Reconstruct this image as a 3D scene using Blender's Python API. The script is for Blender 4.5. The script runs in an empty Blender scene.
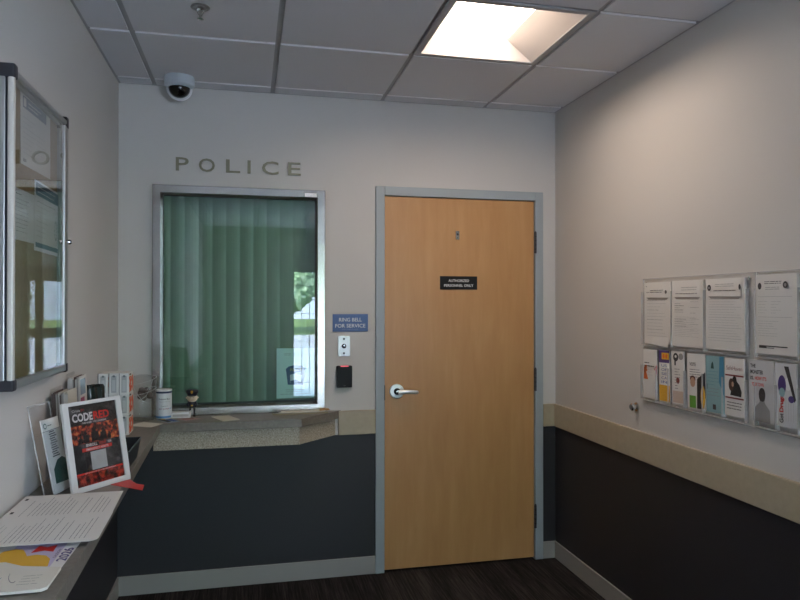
import bpy, math, random
from mathutils import Vector, Matrix
random.seed(7)
SC = bpy.context.scene
COL = SC.collection
XL, XR, H = -1.414, 1.050, 2.669
RT, RB, BH = 0.923, 0.788, 0.100
YR = -6.5                      # rear wall of the lobby, behind the camera
PI = math.pi

# ------------------------------------------------------------------ materials
def lin(c):
    if isinstance(c, str):
        c = [int(c[i:i+2], 16)/255 for i in (0, 2, 4)]
    return tuple(((x/12.92) if x <= .04045 else ((x+.055)/1.055)**2.4) for x in c)
MATS = {}
def mat(name, col, rough=.6, metal=0, emis=None, es=0, spec=.5, coat=0, bump=None):
    if name in MATS: return MATS[name]
    m = bpy.data.materials.new(name); m.use_nodes = True
    nt = m.node_tree; b = nt.nodes['Principled BSDF']
    b.inputs['Base Color'].default_value = (*lin(col), 1)
    b.inputs['Roughness'].default_value = rough
    b.inputs['Metallic'].default_value = metal
    b.inputs['Specular IOR Level'].default_value = spec
    b.inputs['Coat Weight'].default_value = coat
    if emis:
        b.inputs['Emission Color'].default_value = (*lin(emis), 1)
        b.inputs['Emission Strength'].default_value = es
    if bump:
        sc, st, dist = bump
        tc = nt.nodes.new('ShaderNodeTexCoord'); n = nt.nodes.new('ShaderNodeTexNoise')
        n.inputs['Scale'].default_value = sc; n.inputs['Detail'].default_value = 4
        bm = nt.nodes.new('ShaderNodeBump'); bm.inputs['Strength'].default_value = st; bm.inputs['Distance'].default_value = dist
        nt.links.new(tc.outputs['Object'], n.inputs['Vector'])
        nt.links.new(n.outputs['Fac'], bm.inputs['Height']); nt.links.new(bm.outputs['Normal'], b.inputs['Normal'])
    MATS[name] = m
    return m
def ramp(nt, stops):
    r = nt.nodes.new('ShaderNodeValToRGB'); e = r.color_ramp.elements
    while len(e) < len(stops): e.new(.5)
    for x, (p, c) in zip(e, stops):
        x.position = p; x.color = (*lin(c), 1)
    return r
def noise_mat(name, stops, scale=(1, 1, 1), nscale=5, detail=6, rough=.6, bump=0, bdist=.001, coords='Object', metal=0, rgh2=.55, spec=.5):
    m = bpy.data.materials.new(name); m.use_nodes = True
    nt = m.node_tree; b = nt.nodes['Principled BSDF']
    b.inputs['Roughness'].default_value = rough; b.inputs['Metallic'].default_value = metal
    b.inputs['Specular IOR Level'].default_value = spec
    tc = nt.nodes.new('ShaderNodeTexCoord'); mp = nt.nodes.new('ShaderNodeMapping')
    mp.inputs['Scale'].default_value = scale
    n = nt.nodes.new('ShaderNodeTexNoise'); n.inputs['Scale'].default_value = nscale
    n.inputs['Detail'].default_value = detail; n.inputs['Roughness'].default_value = rgh2
    r = ramp(nt, stops)
    nt.links.new(tc.outputs[coords], mp.inputs['Vector']); nt.links.new(mp.outputs[0], n.inputs['Vector'])
    nt.links.new(n.outputs['Fac'], r.inputs['Fac']); nt.links.new(r.outputs['Color'], b.inputs['Base Color'])
    if bump:
        bm = nt.nodes.new('ShaderNodeBump'); bm.inputs['Strength'].default_value = bump; bm.inputs['Distance'].default_value = bdist
        nt.links.new(n.outputs['Fac'], bm.inputs['Height']); nt.links.new(bm.outputs['Normal'], b.inputs['Normal'])
    MATS[name] = m
    return m
def thin_glass(name, tint=(1, 1, 1), ior=1.5, mult=1.0, rough=0.0, body=0.0, bodycol='ffffff'):
    """clear sheet: see-through with a mirror reflection that grows at grazing angles"""
    m = bpy.data.materials.new(name); m.use_nodes = True
    nt = m.node_tree; nt.nodes.clear(); N = nt.nodes.new; Lk = nt.links.new
    out = N('ShaderNodeOutputMaterial'); tr = N('ShaderNodeBsdfTransparent'); gl = N('ShaderNodeBsdfGlossy')
    tr.inputs[0].default_value = (*tint, 1); gl.inputs['Roughness'].default_value = rough
    geo = N('ShaderNodeNewGeometry'); ma = N('ShaderNodeMath'); ma.operation = 'MULTIPLY_ADD'
    ma.inputs[1].default_value = 1/ior-ior; ma.inputs[2].default_value = ior
    fr = N('ShaderNodeFresnel'); mu = N('ShaderNodeMath'); mu.operation = 'MULTIPLY'; mu.use_clamp = True
    mu.inputs[1].default_value = mult
    Lk(geo.outputs['Backfacing'], ma.inputs[0]); Lk(ma.outputs[0], fr.inputs['IOR']); Lk(fr.outputs[0], mu.inputs[0])
    mx = N('ShaderNodeMixShader'); Lk(mu.outputs[0], mx.inputs[0]); Lk(gl.outputs[0], mx.inputs[2])
    if body > 0:
        df = N('ShaderNodeBsdfDiffuse'); df.inputs[0].default_value = (*lin(bodycol), 1)
        m2 = N('ShaderNodeMixShader'); m2.inputs[0].default_value = body
        Lk(tr.outputs[0], m2.inputs[1]); Lk(df.outputs[0], m2.inputs[2]); Lk(m2.outputs[0], mx.inputs[1])
    else:
        Lk(tr.outputs[0], mx.inputs[1])
    Lk(mx.outputs[0], out.inputs[0]); MATS[name] = m
    return m

PAINT = mat('wall_paint', 'c6c2bd', .75, bump=(260, .12, .0006))
WAINS = noise_mat('wainscot_vinyl', [(.3, '242226'), (.7, '2b292d')], (1, 1, 1), 180, 3, .55, .25, .0006)
RAILM = noise_mat('rail_laminate', [(.3, 'a99d86'), (.7, 'b0a48d')], (1, 1, 1), 30, 3, .5)
BASEM = mat('rubber_base', '97948e', .55)
TILEM = noise_mat('ceiling_tile', [(.3, 'cfcfd2'), (.7, 'd8d8da')], (1, 1, 1), 320, 3, .9, .3, .0008)
GRIDM = mat('ceiling_grid', 'a5a5a6', .5)
STEELP = mat('painted_steel', '9ba3a7', .42)
COUNT = noise_mat('grey_laminate', [(.25, '6b645b'), (.55, '777067'), (.8, '837c72')], (1, 1, 1), 60, 6, .4)
STONE = noise_mat('speckled_stone', [(.32, '7a6f60'), (.45, 'a89a87'), (.58, 'b8aa98'), (.7, 'cbbfae')], (1, 1, 1), 150, 3, .45, 0, rgh2=.7)
SS = mat('brushed_steel', 'a5a29e', .24, .95)
CHROME = mat('chrome', 'd8d8d8', .12, 1)
ALU = mat('anodised_aluminium', 'a9a8a6', .38, .8)
ALUC = mat('lit_aluminium', 'cdc6bd', .45, .35)  # lighter cream copy of the aluminium, highlight of the near door rail put into colour
LETM = mat('letter_metal', '86836f', .42, .5)
BLK = mat('black_plastic', '101012', .55, spec=.3)
CAPM = mat('cap_plastic', '26242a', .5)
DARK = mat('dark_gap', '08080a', .9)
PAPER = mat('paper', 'd9d6d1', .7)
PAPERC = mat('cream_paper', 'd3cdc0', .7)
INK = mat('grey_ink', '8d8b8a', .8)
INKD = mat('dark_ink', '3c3a3c', .8)
INKL = mat('faint_ink', 'b7b5b2', .8)
WHITE = mat('white_plastic', 'dcdcdc', .4)
RED = mat('red_print', 'c8281e', .6)
ORANGE = mat('orange_print', 'd8692c', .6)
NAVY = mat('navy_print', '1d2b4e', .6)
BLUE = mat('blue_print', '34569a', .6)
TEALP = mat('teal_paper', '86a9ae', .6)
YEL = mat('yellow_print', 'd8a62e', .6)
PURP = mat('purple_print', '4b3a78', .6)
LAV = mat('lavender_print', 'bdb2cc', .6)
GRN = mat('green_print', '5da034', .6)
DGRN = mat('dark_green_print', '1e4a44', .6)
MAROON = mat('maroon_print', '7a3534', .6)
BLKP = mat('black_print', '1b1a1c', .6)
SKIN = mat('skin_print', 'b98f74', .6)
ACR = thin_glass('clear_acrylic', (.99, .99, .99), 1.45, .35, 0, .006, 'e8ecee')
ACRE = thin_glass('acrylic_edge', (.97, .97, .97), 1.45, .4, 0, .4, 'f4f4f2')
GLASS = thin_glass('tinted_glass', (.72, .83, .77), 1.52, 1.7)
CLEAR = thin_glass('window_glass', (.95, .97, .97), 1.5, 1.6)
CASEG = thin_glass('case_glass', (.95, .96, .95), 1.5, 2.3)

def wood():
    m = bpy.data.materials.new('maple_veneer'); m.use_nodes = True
    nt = m.node_tree; b = nt.nodes['Principled BSDF']; N = nt.nodes.new; Lk = nt.links.new
    tc = N('ShaderNodeTexCoord'); mp = N('ShaderNodeMapping'); mp.inputs['Scale'].default_value = (7, 7, .9)
    n = N('ShaderNodeTexNoise'); n.inputs['Scale'].default_value = 3; n.inputs['Detail'].default_value = 8; n.inputs['Roughness'].default_value = .6; n.inputs['Distortion'].default_value = .4
    mp2 = N('ShaderNodeMapping'); mp2.inputs['Scale'].default_value = (3.6, 3.6, .7)
    n2 = N('ShaderNodeTexNoise'); n2.inputs['Scale'].default_value = 2.2; n2.inputs['Detail'].default_value = 2
    mix = N('ShaderNodeMath'); mix.operation = 'MULTIPLY_ADD'; mix.inputs[1].default_value = .55
    hf = N('ShaderNodeMath'); hf.operation = 'MULTIPLY'; hf.inputs[1].default_value = .45
    r = ramp(nt, [(.3, 'b28150'), (.5, 'ba8b59'), (.7, 'c39564')])
    Lk(tc.outputs['Object'], mp.inputs[0]); Lk(mp.outputs[0], n.inputs['Vector'])
    Lk(tc.outputs['Object'], mp2.inputs[0]); Lk(mp2.outputs[0], n2.inputs['Vector'])
    Lk(n2.outputs['Fac'], hf.inputs[0]); Lk(n.outputs['Fac'], mix.inputs[0]); Lk(hf.outputs[0], mix.inputs[2])
    Lk(mix.outputs[0], r.inputs[0]); Lk(r.outputs[0], b.inputs['Base Color'])
    b.inputs['Roughness'].default_value = .38
    return m
WOOD = wood()
def carpet():
    m = bpy.data.materials.new('striped_carpet'); m.use_nodes = True
    nt = m.node_tree; b = nt.nodes['Principled BSDF']; N = nt.nodes.new; Lk = nt.links.new
    tc = N('ShaderNodeTexCoord'); mp = N('ShaderNodeMapping'); mp.inputs['Scale'].default_value = (70, 2.2, 1)
    n = N('ShaderNodeTexNoise'); n.inputs['Scale'].default_value = 1.6; n.inputs['Detail'].default_value = 3; n.inputs['Roughness'].default_value = .7
    mp2 = N('ShaderNodeMapping'); mp2.inputs['Scale'].default_value = (7, .8, 1)
    n2 = N('ShaderNodeTexNoise'); n2.inputs['Scale'].default_value = 1.2
    s = N('ShaderNodeMath'); s.operation = 'MULTIPLY_ADD'; s.inputs[1].default_value = .65
    h2 = N('ShaderNodeMath'); h2.operation = 'MULTIPLY'; h2.inputs[1].default_value = .35
    r = ramp(nt, [(.38, '1c1a1a'), (.5, '2c2928'), (.62, '443f3c')])
    fine = N('ShaderNodeTexNoise'); fine.inputs['Scale'].default_value = 900
    bm = N('ShaderNodeBump'); bm.inputs['Strength'].default_value = .5; bm.inputs['Distance'].default_value = .002
    Lk(tc.outputs['Object'], mp.inputs[0]); Lk(mp.outputs[0], n.inputs['Vector'])
    Lk(tc.outputs['Object'], mp2.inputs[0]); Lk(mp2.outputs[0], n2.inputs['Vector'])
    Lk(tc.outputs['Object'], fine.inputs['Vector']); Lk(fine.outputs['Fac'], bm.inputs['Height']); Lk(bm.outputs['Normal'], b.inputs['Normal'])
    Lk(n2.outputs['Fac'], h2.inputs[0]); Lk(n.outputs['Fac'], s.inputs[0]); Lk(h2.outputs[0], s.inputs[2])
    Lk(s.outputs[0], r.inputs[0]); Lk(r.outputs[0], b.inputs['Base Color'])
    b.inputs['Roughness'].default_value = .95; b.inputs['Specular IOR Level'].default_value = .1
    return m
CARPET = carpet()
FIRE = noise_mat('fiery_print', [(.38, '1a1412'), (.47, '5e2016'), (.55, 'a83a20'), (.63, 'd08040')], (1, 1, 1), 55, 4, .5, coords='Object')
EMBER = noise_mat('ember_print', [(.38, '1c1412'), (.5, '641a14'), (.62, 'b03420')], (1, 1, 1), 45, 4, .5)
SMOKE = noise_mat('smoky_print', [(.35, '181818'), (.55, '2e2d2e'), (.7, '5c5b5a')], (1, 1, 1), 22, 4, .5)
CORK = noise_mat('tan_board', [(.3, '8d7048'), (.7, '9c7f56')], (1, 1, 1), 60, 3, .9)
PIXO = noise_mat('orange_pattern', [(.44, 'd9481f'), (.5, 'e4662c'), (.56, 'd8c8ba')], (1, 1, 1), 42, 2, .6)

# ------------------------------------------------------------------ geometry builder
_TXT = {}
def text_geo(s, bold=0, extrude=0.0):
    k = (s, bold, extrude)
    if k not in _TXT:
        cu = bpy.data.curves.new('t', 'FONT'); cu.body = s; cu.size = 1; cu.offset = bold; cu.extrude = extrude
        cu.resolution_u = 3
        ob = bpy.data.objects.new('t', cu); me = bpy.data.meshes.new_from_object(ob)
        vs = [tuple(v.co) for v in me.vertices]; fs = [tuple(p.vertices) for p in me.polygons]
        bpy.data.objects.remove(ob); bpy.data.meshes.remove(me); bpy.data.curves.remove(cu)
        _TXT[k] = (vs, fs)
    return _TXT[k]
class MB:
    def __init__(s): s.v = []; s.f = []; s.mi = []; s.mats = []; s.M = Matrix()
    def _m(s, m):
        if m not in s.mats: s.mats.append(m)
        return s.mats.index(m)
    def add(s, vs, fs, m, M=None):
        T = s.M @ M if M is not None else s.M
        o = len(s.v); s.v += [tuple(T @ Vector(v)) for v in vs]
        i = s._m(m)
        for f in fs: s.f.append(tuple(o+k for k in f)); s.mi.append(i)
        return s
    def box(s, x0, x1, y0, y1, z0, z1, m, M=None):
        v = [(x, y, z) for x in (x0, x1) for y in (y0, y1) for z in (z0, z1)]
        return s.add(v, [(0, 1, 3, 2), (4, 6, 7, 5), (0, 4, 5, 1), (2, 3, 7, 6), (0, 2, 6, 4), (1, 5, 7, 3)], m, M)
    def poly(s, pts, m, M=None): return s.add(pts, [tuple(range(len(pts)))], m, M)
    def prism(s, pts, z0, z1, m, M=None):
        n = len(pts); v = [(x, y, z0) for x, y in pts]+[(x, y, z1) for x, y in pts]
        f = [tuple(reversed(range(n))), tuple(range(n, 2*n))]+[(i, (i+1) % n, n+(i+1) % n, n+i) for i in range(n)]
        return s.add(v, f, m, M)
    def lathe(s, prof, m, n=32, M=None, sx=1, sy=1):
        v = []; f = []
        for r, z in prof:
            for k in range(n):
                a = 2*PI*k/n; v.append((r*math.cos(a)*sx, r*math.sin(a)*sy, z))
        for i in range(len(prof)-1):
            for k in range(n):
                k2 = (k+1) % n; f.append((i*n+k, i*n+k2, (i+1)*n+k2, (i+1)*n+k))
        return s.add(v, f, m, M)
    def tube(s, pts, r, m, n=10, M=None):
        pts = [Vector(p) for p in pts]; v = []; f = []; rr = r if isinstance(r, (list, tuple)) else [r]*len(pts)
        up = None
        for i, p in enumerate(pts):
            t = (pts[min(i+1, len(pts)-1)]-pts[max(i-1, 0)]).normalized()
            if up is None: up = t.orthogonal().normalized()
            up = (up-t*up.dot(t)).normalized(); w = t.cross(up)
            for k in range(n):
                a = 2*PI*k/n; v.append(tuple(p+(up*math.cos(a)+w*math.sin(a))*rr[i]))
        for i in range(len(pts)-1):
            for k in range(n): f.append((i*n+k, i*n+(k+1) % n, (i+1)*n+(k+1) % n, (i+1)*n+k))
        f.append(tuple(reversed(range(n)))); f.append(tuple(range((len(pts)-1)*n, len(pts)*n)))
        return s.add(v, f, m, M)
    def text(s, body, x, y, h, m, z=0, w=None, bold=0, align='c', M=None, extrude=0):
        """capital height h; w = total width"""
        vs, fs = text_geo(body, bold, extrude/h if h else 0)
        if not vs: return s
        x0 = min(v[0] for v in vs); x1 = max(v[0] for v in vs)
        sy = h/.73; sx = (w/(x1-x0)) if w else sy
        ox = {'c': -(x0+x1)/2, 'l': -x0, 'r': -x1}[align]
        return s.add([(x+(v[0]+ox)*sx, y+v[1]*sy, z+v[2]*sy) for v in vs], fs, m, M)
    def rect(s, x0, x1, y0, y1, m, z=0, M=None):
        return s.add([(x0, y0, z), (x1, y0, z), (x1, y1, z), (x0, y1, z)], [(0, 1, 2, 3)], m, M)
    def ell(s, cx, cy, rx, ry, m, z=0, n=18, a0=0, a1=2*PI, M=None):
        return s.poly([(cx+rx*math.cos(a0+(a1-a0)*k/n), cy+ry*math.sin(a0+(a1-a0)*k/n), z) for k in range(n)], m, M)
    def lines(s, x0, x1, y0, y1, n, m, z=0, th=.0016, rnd=.35, seed=1, M=None):
        R = random.Random(seed)
        for k in range(n):
            y = y1-(y1-y0)*(k+.5)/n; xe = x1-(x1-x0)*R.random()*rnd
            x = x0
            while x < xe-.004:
                w = min(.006+R.random()*.022, xe-x); s.rect(x, x+w, y-th/2, y+th/2, m, z, M); x += w+.0025
        return s
    def build(s, name, parent=None, loc=None, rot=None, smooth=False, bevel=0, seg=2):
        me = bpy.data.meshes.new(name); me.from_pydata(s.v, [], s.f)
        for m in s.mats: me.materials.append(m)
        me.polygons.foreach_set('material_index', s.mi); me.update()
        if smooth:
            me.polygons.foreach_set('use_smooth', [True]*len(me.polygons)); me.set_sharp_from_angle(angle=math.radians(38))
        o = bpy.data.objects.new(name, me); COL.objects.link(o)
        if parent: o.parent = parent
        if loc: o.location = loc
        if rot: o.rotation_euler = rot
        if bevel:
            b = o.modifiers.new('bevel', 'BEVEL'); b.width = bevel; b.segments = seg; b.limit_method = 'ANGLE'; b.harden_normals = False
        return o
def tag(o, label, cat, group=None, kind=None):
    o['label'] = label; o['category'] = cat
    if group: o['group'] = group
    if kind: o['kind'] = kind
    return o
def thing(name, label, cat, loc=(0, 0, 0), rot=(0, 0, 0), group=None):
    o = bpy.data.objects.new(name, None); COL.objects.link(o); o.empty_display_size = .05
    o.location = loc; o.rotation_euler = rot
    return tag(o, label, cat, group)
def struct(o): o['kind'] = 'structure'; return o
def frame(o, u, v):
    """matrix with local x along u, local y along v, local z the normal"""
    u = Vector(u).normalized(); v = Vector(v); v = (v-u*v.dot(u)).normalized(); n = u.cross(v)
    M = Matrix((u, v, n)).transposed().to_4x4(); M.translation = Vector(o)
    return M
def place(o, M): o.matrix_world = M; return o

# ------------------------------------------------------------------ room shell
WX0, WX1, WZ0, WZ1 = -1.225, -.357, .955, 2.128       # hole behind the window frame
T = .14
b = MB()
def wpiece(x0, x1, z0, z1, y0=0, y1=T):
    if z1 <= RB: b.box(x0, x1, y0, y1, z0, z1, WAINS)
    elif z0 >= RB: b.box(x0, x1, y0, y1, z0, z1, PAINT)
    else:
        b.box(x0, x1, y0, y1, z0, RB, WAINS); b.box(x0, x1, y0, y1, RB, z1, PAINT)
wpiece(XL-T, WX0, 0, H+.2); wpiece(WX0, WX1, 0, WZ0); wpiece(WX0, WX1, WZ1, H+.2)
wpiece(WX1, -.045, 0, H+.2); wpiece(-.045, .959, 2.18, H+.2); wpiece(.959, XR+T, 0, H+.2)
struct(b.build('wall_back'))
# wall on the other side: a tall opening behind the camera, added to let in daylight
SY0, SY1, SZ0, SZ1 = -6.35, -4.75, .12, 2.55
for nm, xa in (('wall_right', XR), ('wall_left', XL-T)):
    b = MB()
    for y0, y1, z0, z1 in ((YR-T, 0, 0, RB), (YR-T, 0, RB, H+.2)) if xa < 0 else ((SY1, 0, 0, RB), (SY1, 0, RB, H+.2), (YR-T, SY0, 0, RB), (YR-T, SY0, RB, H+.2), (SY0, SY1, 0, SZ0), (SY0, SY1, SZ1, H+.2)):
        b.box(xa, xa+T, y0, y1, z0, z1, WAINS if z1 <= RB else PAINT)
    struct(b.build(nm))
LOBBY = mat('lobby_wall', '8a8783', .8)
GX0, GX1, GZ0, GZ1 = -.10, 1.02, .08, 2.03
b = MB()
for x0, x1, z0, z1 in ((XL, GX0, 0, RB), (XL, GX0, RB, H+.2), (GX1, XR, 0, H+.2), (GX0, GX1, 0, GZ0), (GX0, GX1, GZ1, H+.2)):
    b.box(x0, x1, YR-T, YR, z0, z1, LOBBY)
struct(b.build('wall_rear'))
b = MB(); b.box(XL-T, XR+T, YR-T, T, -.1, 0, CARPET); struct(b.build('floor'))
# ceiling: grid plate and lay-in tegular tiles hanging a little below it
TX, TY, TS, GAP = -1.235, .1146, .6096, .012
FX0, FX1 = TX+2*TS, TX+3*TS                       # light fixture bay
fixtures = [(-TY-2*TS, -TY-TS), (-TY-9*TS, -TY-8*TS)]
EDGEM = mat('lit_tile_edge', 'f4f4f4', .8)  # whiter face imitates light caught on tile edges towards the camera
b = MB()
xs = [XL]+[TX+k*TS for k in range(4)]+[XR]
ys = [0]+[-TY-k*TS for k in range(11)]+[YR]
zt = H+.009
for i in range(len(xs)-1):
    for j in range(len(ys)-1):
        x0, x1, y1, y0 = xs[i], xs[i+1], ys[j], ys[j+1]
        if i == 3 and any(abs(y0-f[0]) < .01 for f in fixtures): continue
        b.box(x0, x1, y0, y1, zt, zt+.02, GRIDM)
        a0 = x0+(GAP if i else .012); a1 = x1-(GAP if i < len(xs)-2 else .012); c1 = y1-(GAP if j else .014); c0 = y0+GAP
        if a1-a0 > .03 and c1-c0 > .03: b.box(a0, a1, c0, c1, H, zt, TILEM); b.add([(a0, c0-.0004, H+.0005), (a1, c0-.0004, H+.0005), (a1, c0-.0004, zt), (a0, c0-.0004, zt)], [(0, 1, 2, 3)], EDGEM)
b.box(XL-T, XR+T, YR-T, T, H+.2, H+.25, GRIDM)
struct(b.build('ceiling'))
b = MB()
for a in ((XL, XR, -.016, 0), (XL, XR, YR, YR+.016)): b.box(*a, H+.002, H+.006, GRIDM)
b.box(XL, XL+.014, YR+.016, -.016, H+.002, H+.006, GRIDM); b.box(XR-.014, XR, YR+.016, -.016, H+.002, H+.006, GRIDM)
struct(b.build('trim_1'))
# chair rails and baseboards
RY = -.016
b = MB(); b.box(-.262, -.051, RY, 0, RB, RT, RAILM); struct(b.build('trim_2', bevel=.003))
b = MB(); b.box(.965, XR, RY, 0, RB, RT, RAILM); struct(b.build('trim_3', bevel=.003))
b = MB(); b.box(XR+RY, XR, SY1, RY, RB, RT, RAILM); struct(b.build('trim_4', bevel=.003))
b = MB(); b.box(XL, -.051, -.01, 0, 0, BH, BASEM); b.box(.965, XR, -.01, 0, 0, BH, BASEM); struct(b.build('baseboard_back', bevel=.003))
b = MB(); b.box(XL, XL+.01, YR, -.01, 0, BH, BASEM); struct(b.build('baseboard_left', bevel=.003))
b = MB(); b.box(XR-.01, XR, YR, -.01, 0, BH, BASEM); struct(b.build('baseboard_right', bevel=.003))

# dark office behind the service window
OFF = mat('office_wall', '4c5552', .8)
b = MB()
b.box(XL, -.06, 2.0, 2.1, 0, H+.2, OFF); b.box(XL-.1, XL, T, 2.1, 0, H+.2, OFF); b.box(-.06, .04, T+.2, 2.1, 0, H+.2, OFF)
b.box(XL, -.06, T, 2.0, H, H+.1, OFF); b.box(XL, -.06, T, 2.0, -.1, 0, OFF)
struct(b.build('wall_office'))

# ------------------------------------------------------------------ ceiling light fixtures
LENS = mat('light_lens', 'ffffff', .5, emis='ffead6', es=17)
REFL = mat('reflector_white', 'c4bdb9', .6)
LENS2 = mat('dim_lens', 'ffffff', .5, emis='ffead6', es=7)
def fixture(y0, y1, label, lens=LENS):
    cx, cy = (FX0+FX1)/2, (y0+y1)/2
    t = thing('ceiling_light', label, 'ceiling light', (cx, cy, H), group='square recessed ceiling lights')
    hs = TS/2
    b = MB(); a, c = hs-.004, hs-.034
    for s in (-1, 1):
        b.box(min(s*a, s*c), max(s*a, s*c), -a, a, -.002, .012, GRIDM)
        b.box(-c, c, min(s*a, s*c), max(s*a, s*c), -.002, .012, GRIDM)
    b.build('frame', t, bevel=.002)
    c2, d = .15, .085
    b = MB()
    o = [(-c, -c, 0), (c, -c, 0), (c, c, 0), (-c, c, 0)]; i_ = [(-c2-.05, -c+.04, d), (c2-.02, -c+.04, d), (c2-.02, c-.04, d), (-c2-.05, c-.04, d)]
    b.add(o+i_, [(0, 1, 5, 4), (1, 2, 6, 5), (2, 3, 7, 6), (3, 0, 4, 7)], REFL)
    b.build('reflector', t)
    b = MB(); b.poly(list(reversed(i_)), lens); b.build('lens', t)
    b = MB(); b.box(-hs, hs, -hs, hs, d+.001, d+.01, GRIDM); b.build('housing', t)
    return t
fixture(*fixtures[0], 'bright square light recessed in the ceiling above the door')
fixture(*fixtures[1], 'far square ceiling light seen only mirrored in the service window glass', LENS2)

# ------------------------------------------------------------------ door
D = bpy.data.objects.new('door_1', None); COL.objects.link(D); D['kind'] = 'structure'
b = MB(); b.box(.003, .911, .0, .044, .012, 2.131, WOOD); b.build('leaf', D, bevel=.0015)
b = MB(); fw = .051
fy = -.014
for x0, x1 in ((-fw, 0), (.914, .914+fw)): b.box(x0, x1, fy, T, 0, 2.134+fw, STEELP)
b.box(0, .914, fy, T, 2.134, 2.134+fw, STEELP)
b.box(0, .014, .047, .075, 0, 2.134, STEELP); b.box(.9, .914, .047, .075, 0, 2.134, STEELP); b.box(.014, .9, .047, .075, 2.12, 2.134, STEELP)
b.build('door_frame', D, bevel=.0025)
b = MB(); b.box(0, .914, .078, .1, 0, 2.13, DARK); b.build('dark_backing', D)  # black sheet behind the leaf, standing for the darkness in its gaps
for z0, z1 in ((1.82, 1.945), (1.003, 1.135), (.19, .325)):
    b = MB()
    b.lathe([(0, z0), (.0075, z0), (.0075, z1), (0, z1)], mat('hinge_metal', '4a4a4c', .4, .8), 14, Matrix.Translation((.9135, -.017, 0)))
    for k in range(1, 5):
        z = z0+(z1-z0)*k/5; b.lathe([(.0079, z-.001), (.0079, z+.001)], DARK, 14, Matrix.Translation((.9135, -.017, 0)))
    b.lathe([(0, z1), (.005, z1), (.006, z1+.004), (0, z1+.008)], MATS['hinge_metal'], 14, Matrix.Translation((.9135, -.017, 0)))
    b.build('hinge', D, smooth=True)
hd = bpy.data.objects.new('door_handle', None); COL.objects.link(hd); hd.parent = D; hd.location = (.072, 0, 1.022)
RX = Matrix.Rotation(PI/2, 4, 'X')
b = MB(); b.lathe([(0, 0), (.042, 0), (.042, .006), (.038, .011), (.021, .012), (.0, .012)], mat('satin_chrome', 'd9dadb', .33, .55), 40, RX); b.lathe([(.019, .0122), (.019, .014), (0, .014)], BLK, 30, RX); b.build('rose', hd, smooth=True)
b = MB(); b.lathe([(.013, .012), (.012, .04), (.014, .052), (0, .056)], CHROME, 20, RX)
lv = [(0, -.048, 0), (.02, -.052, .001), (.05, -.056, .002), (.085, -.055, .0), (.106, -.048, -.003), (.113, -.04, -.004)]
b.tube(lv, [.013, .0135, .0125, .012, .011, .008], MATS['satin_chrome'], 14)
b.lathe([(0, .0565), (.006, .0565), (.006, .0572), (0, .0572)], BLK, 12, RX)
b.build('lever', hd, smooth=True)
b = MB(); b.box(-.0015, .0025, -.0155, .03, .975, 1.06, BLK); b.build('strike_plate', D)
b = MB(); b.box(.423, .445, -.003, 0, 1.893, 1.943, SS); b.lathe([(0, .005), (.006, .005), (.006, 0)], BLK, 14, Matrix.Translation((.434, 0, 1.925)) @ RX)
b.lathe([(0, .004), (.003, .004), (.003, 0)], BLK, 14, Matrix.Translation((.434, 0, 1.903)) @ RX)
b.build('viewer_plate', D, bevel=.0008)
# name plate on the door
MF = lambda x, y, z: frame((x, y, z), (1, 0, 0), (0, 0, 1))       # faces -y
b = MB(); b.box(-.113, .113, -.039, .039, 0, .003, BLK); WT = mat('white_lettering', 'e6e6e6', .6)
b.box(-.111, .111, -.037, .037, .003, .0034, BLK)
b.text('AUTHORIZED', 0, .006, .015, WT, .0042, w=.125, bold=.01); b.text('PERSONNEL ONLY', 0, -.022, .015, WT, .0042, w=.178, bold=.01)
tag(place(b.build('door_sign', bevel=.0006), MF(.441, 0, 1.641)), 'black plaque reading AUTHORIZED PERSONNEL ONLY on the wooden door', 'sign')

# ------------------------------------------------------------------ service window
W = bpy.data.objects.new('window_1', None); COL.objects.link(W); W['kind'] = 'structure'
b = MB(); X0, X1, Z0, Z1 = -1.245, -.337, .9255, 2.147; fw = .053; yf = -.02
o = [(X0, Z0), (X1, Z0), (X1, Z1), (X0, Z1)]; i_ = [(X0+fw, Z0+fw), (X1-fw, Z0+fw), (X1-fw, Z1-fw), (X0+fw, Z1-fw)]
def ring(P, Q, ya, yb, m):
    for k in range(4):
        p0, p1, q1, q0 = P[k], P[(k+1) % 4], Q[(k+1) % 4], Q[k]
        b.add([(p0[0], ya, p0[1]), (p1[0], ya, p1[1]), (q1[0], yb, q1[1]), (q0[0], yb, q0[1])], [(0, 1, 2, 3)], m)
ins = lambda P, d: [(P[0][0]+d, P[0][1]+d), (P[1][0]-d, P[1][1]+d), (P[2][0]-d, P[2][1]-d), (P[3][0]+d, P[3][1]-d)]
ring(o, o, 0, yf+.003, SS); ring(o, ins(o, .003), yf+.003, yf, SS); ring(ins(o, .003), ins(i_, -.012), yf, yf, SS)
ring(ins(i_, -.012), i_, yf, -.002, SS); ring(i_, i_, -.002, .03, mat('gasket', '2b3430', .7)); ring(i_, ins(i_, -.03), .03, .03, SS); ring(ins(i_, -.03), ins(i_, -.03), .03, .10, SS)
b.build('frame', W)
b = MB(); b.poly([(i_[0][0], .012, i_[0][1]), (i_[1][0], .012, i_[1][1]), (i_[2][0], .012, i_[2][1]), (i_[3][0], .012, i_[3][1])], GLASS)
b.build('pane', W)
b = MB(); b.box(-.033, .033, -.010, .010, 0, .0012, mat('white_sticker', 'f2f2f2', .5)); b.lines(-.028, .028, -.007, .007, 3, INKL, .0014, .0012)
tag(place(b.build('frame_sticker'), MF(-.417, yf-.0004, 2.118)), 'small white sticker on the top corner of the steel window frame', 'sticker')
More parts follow.
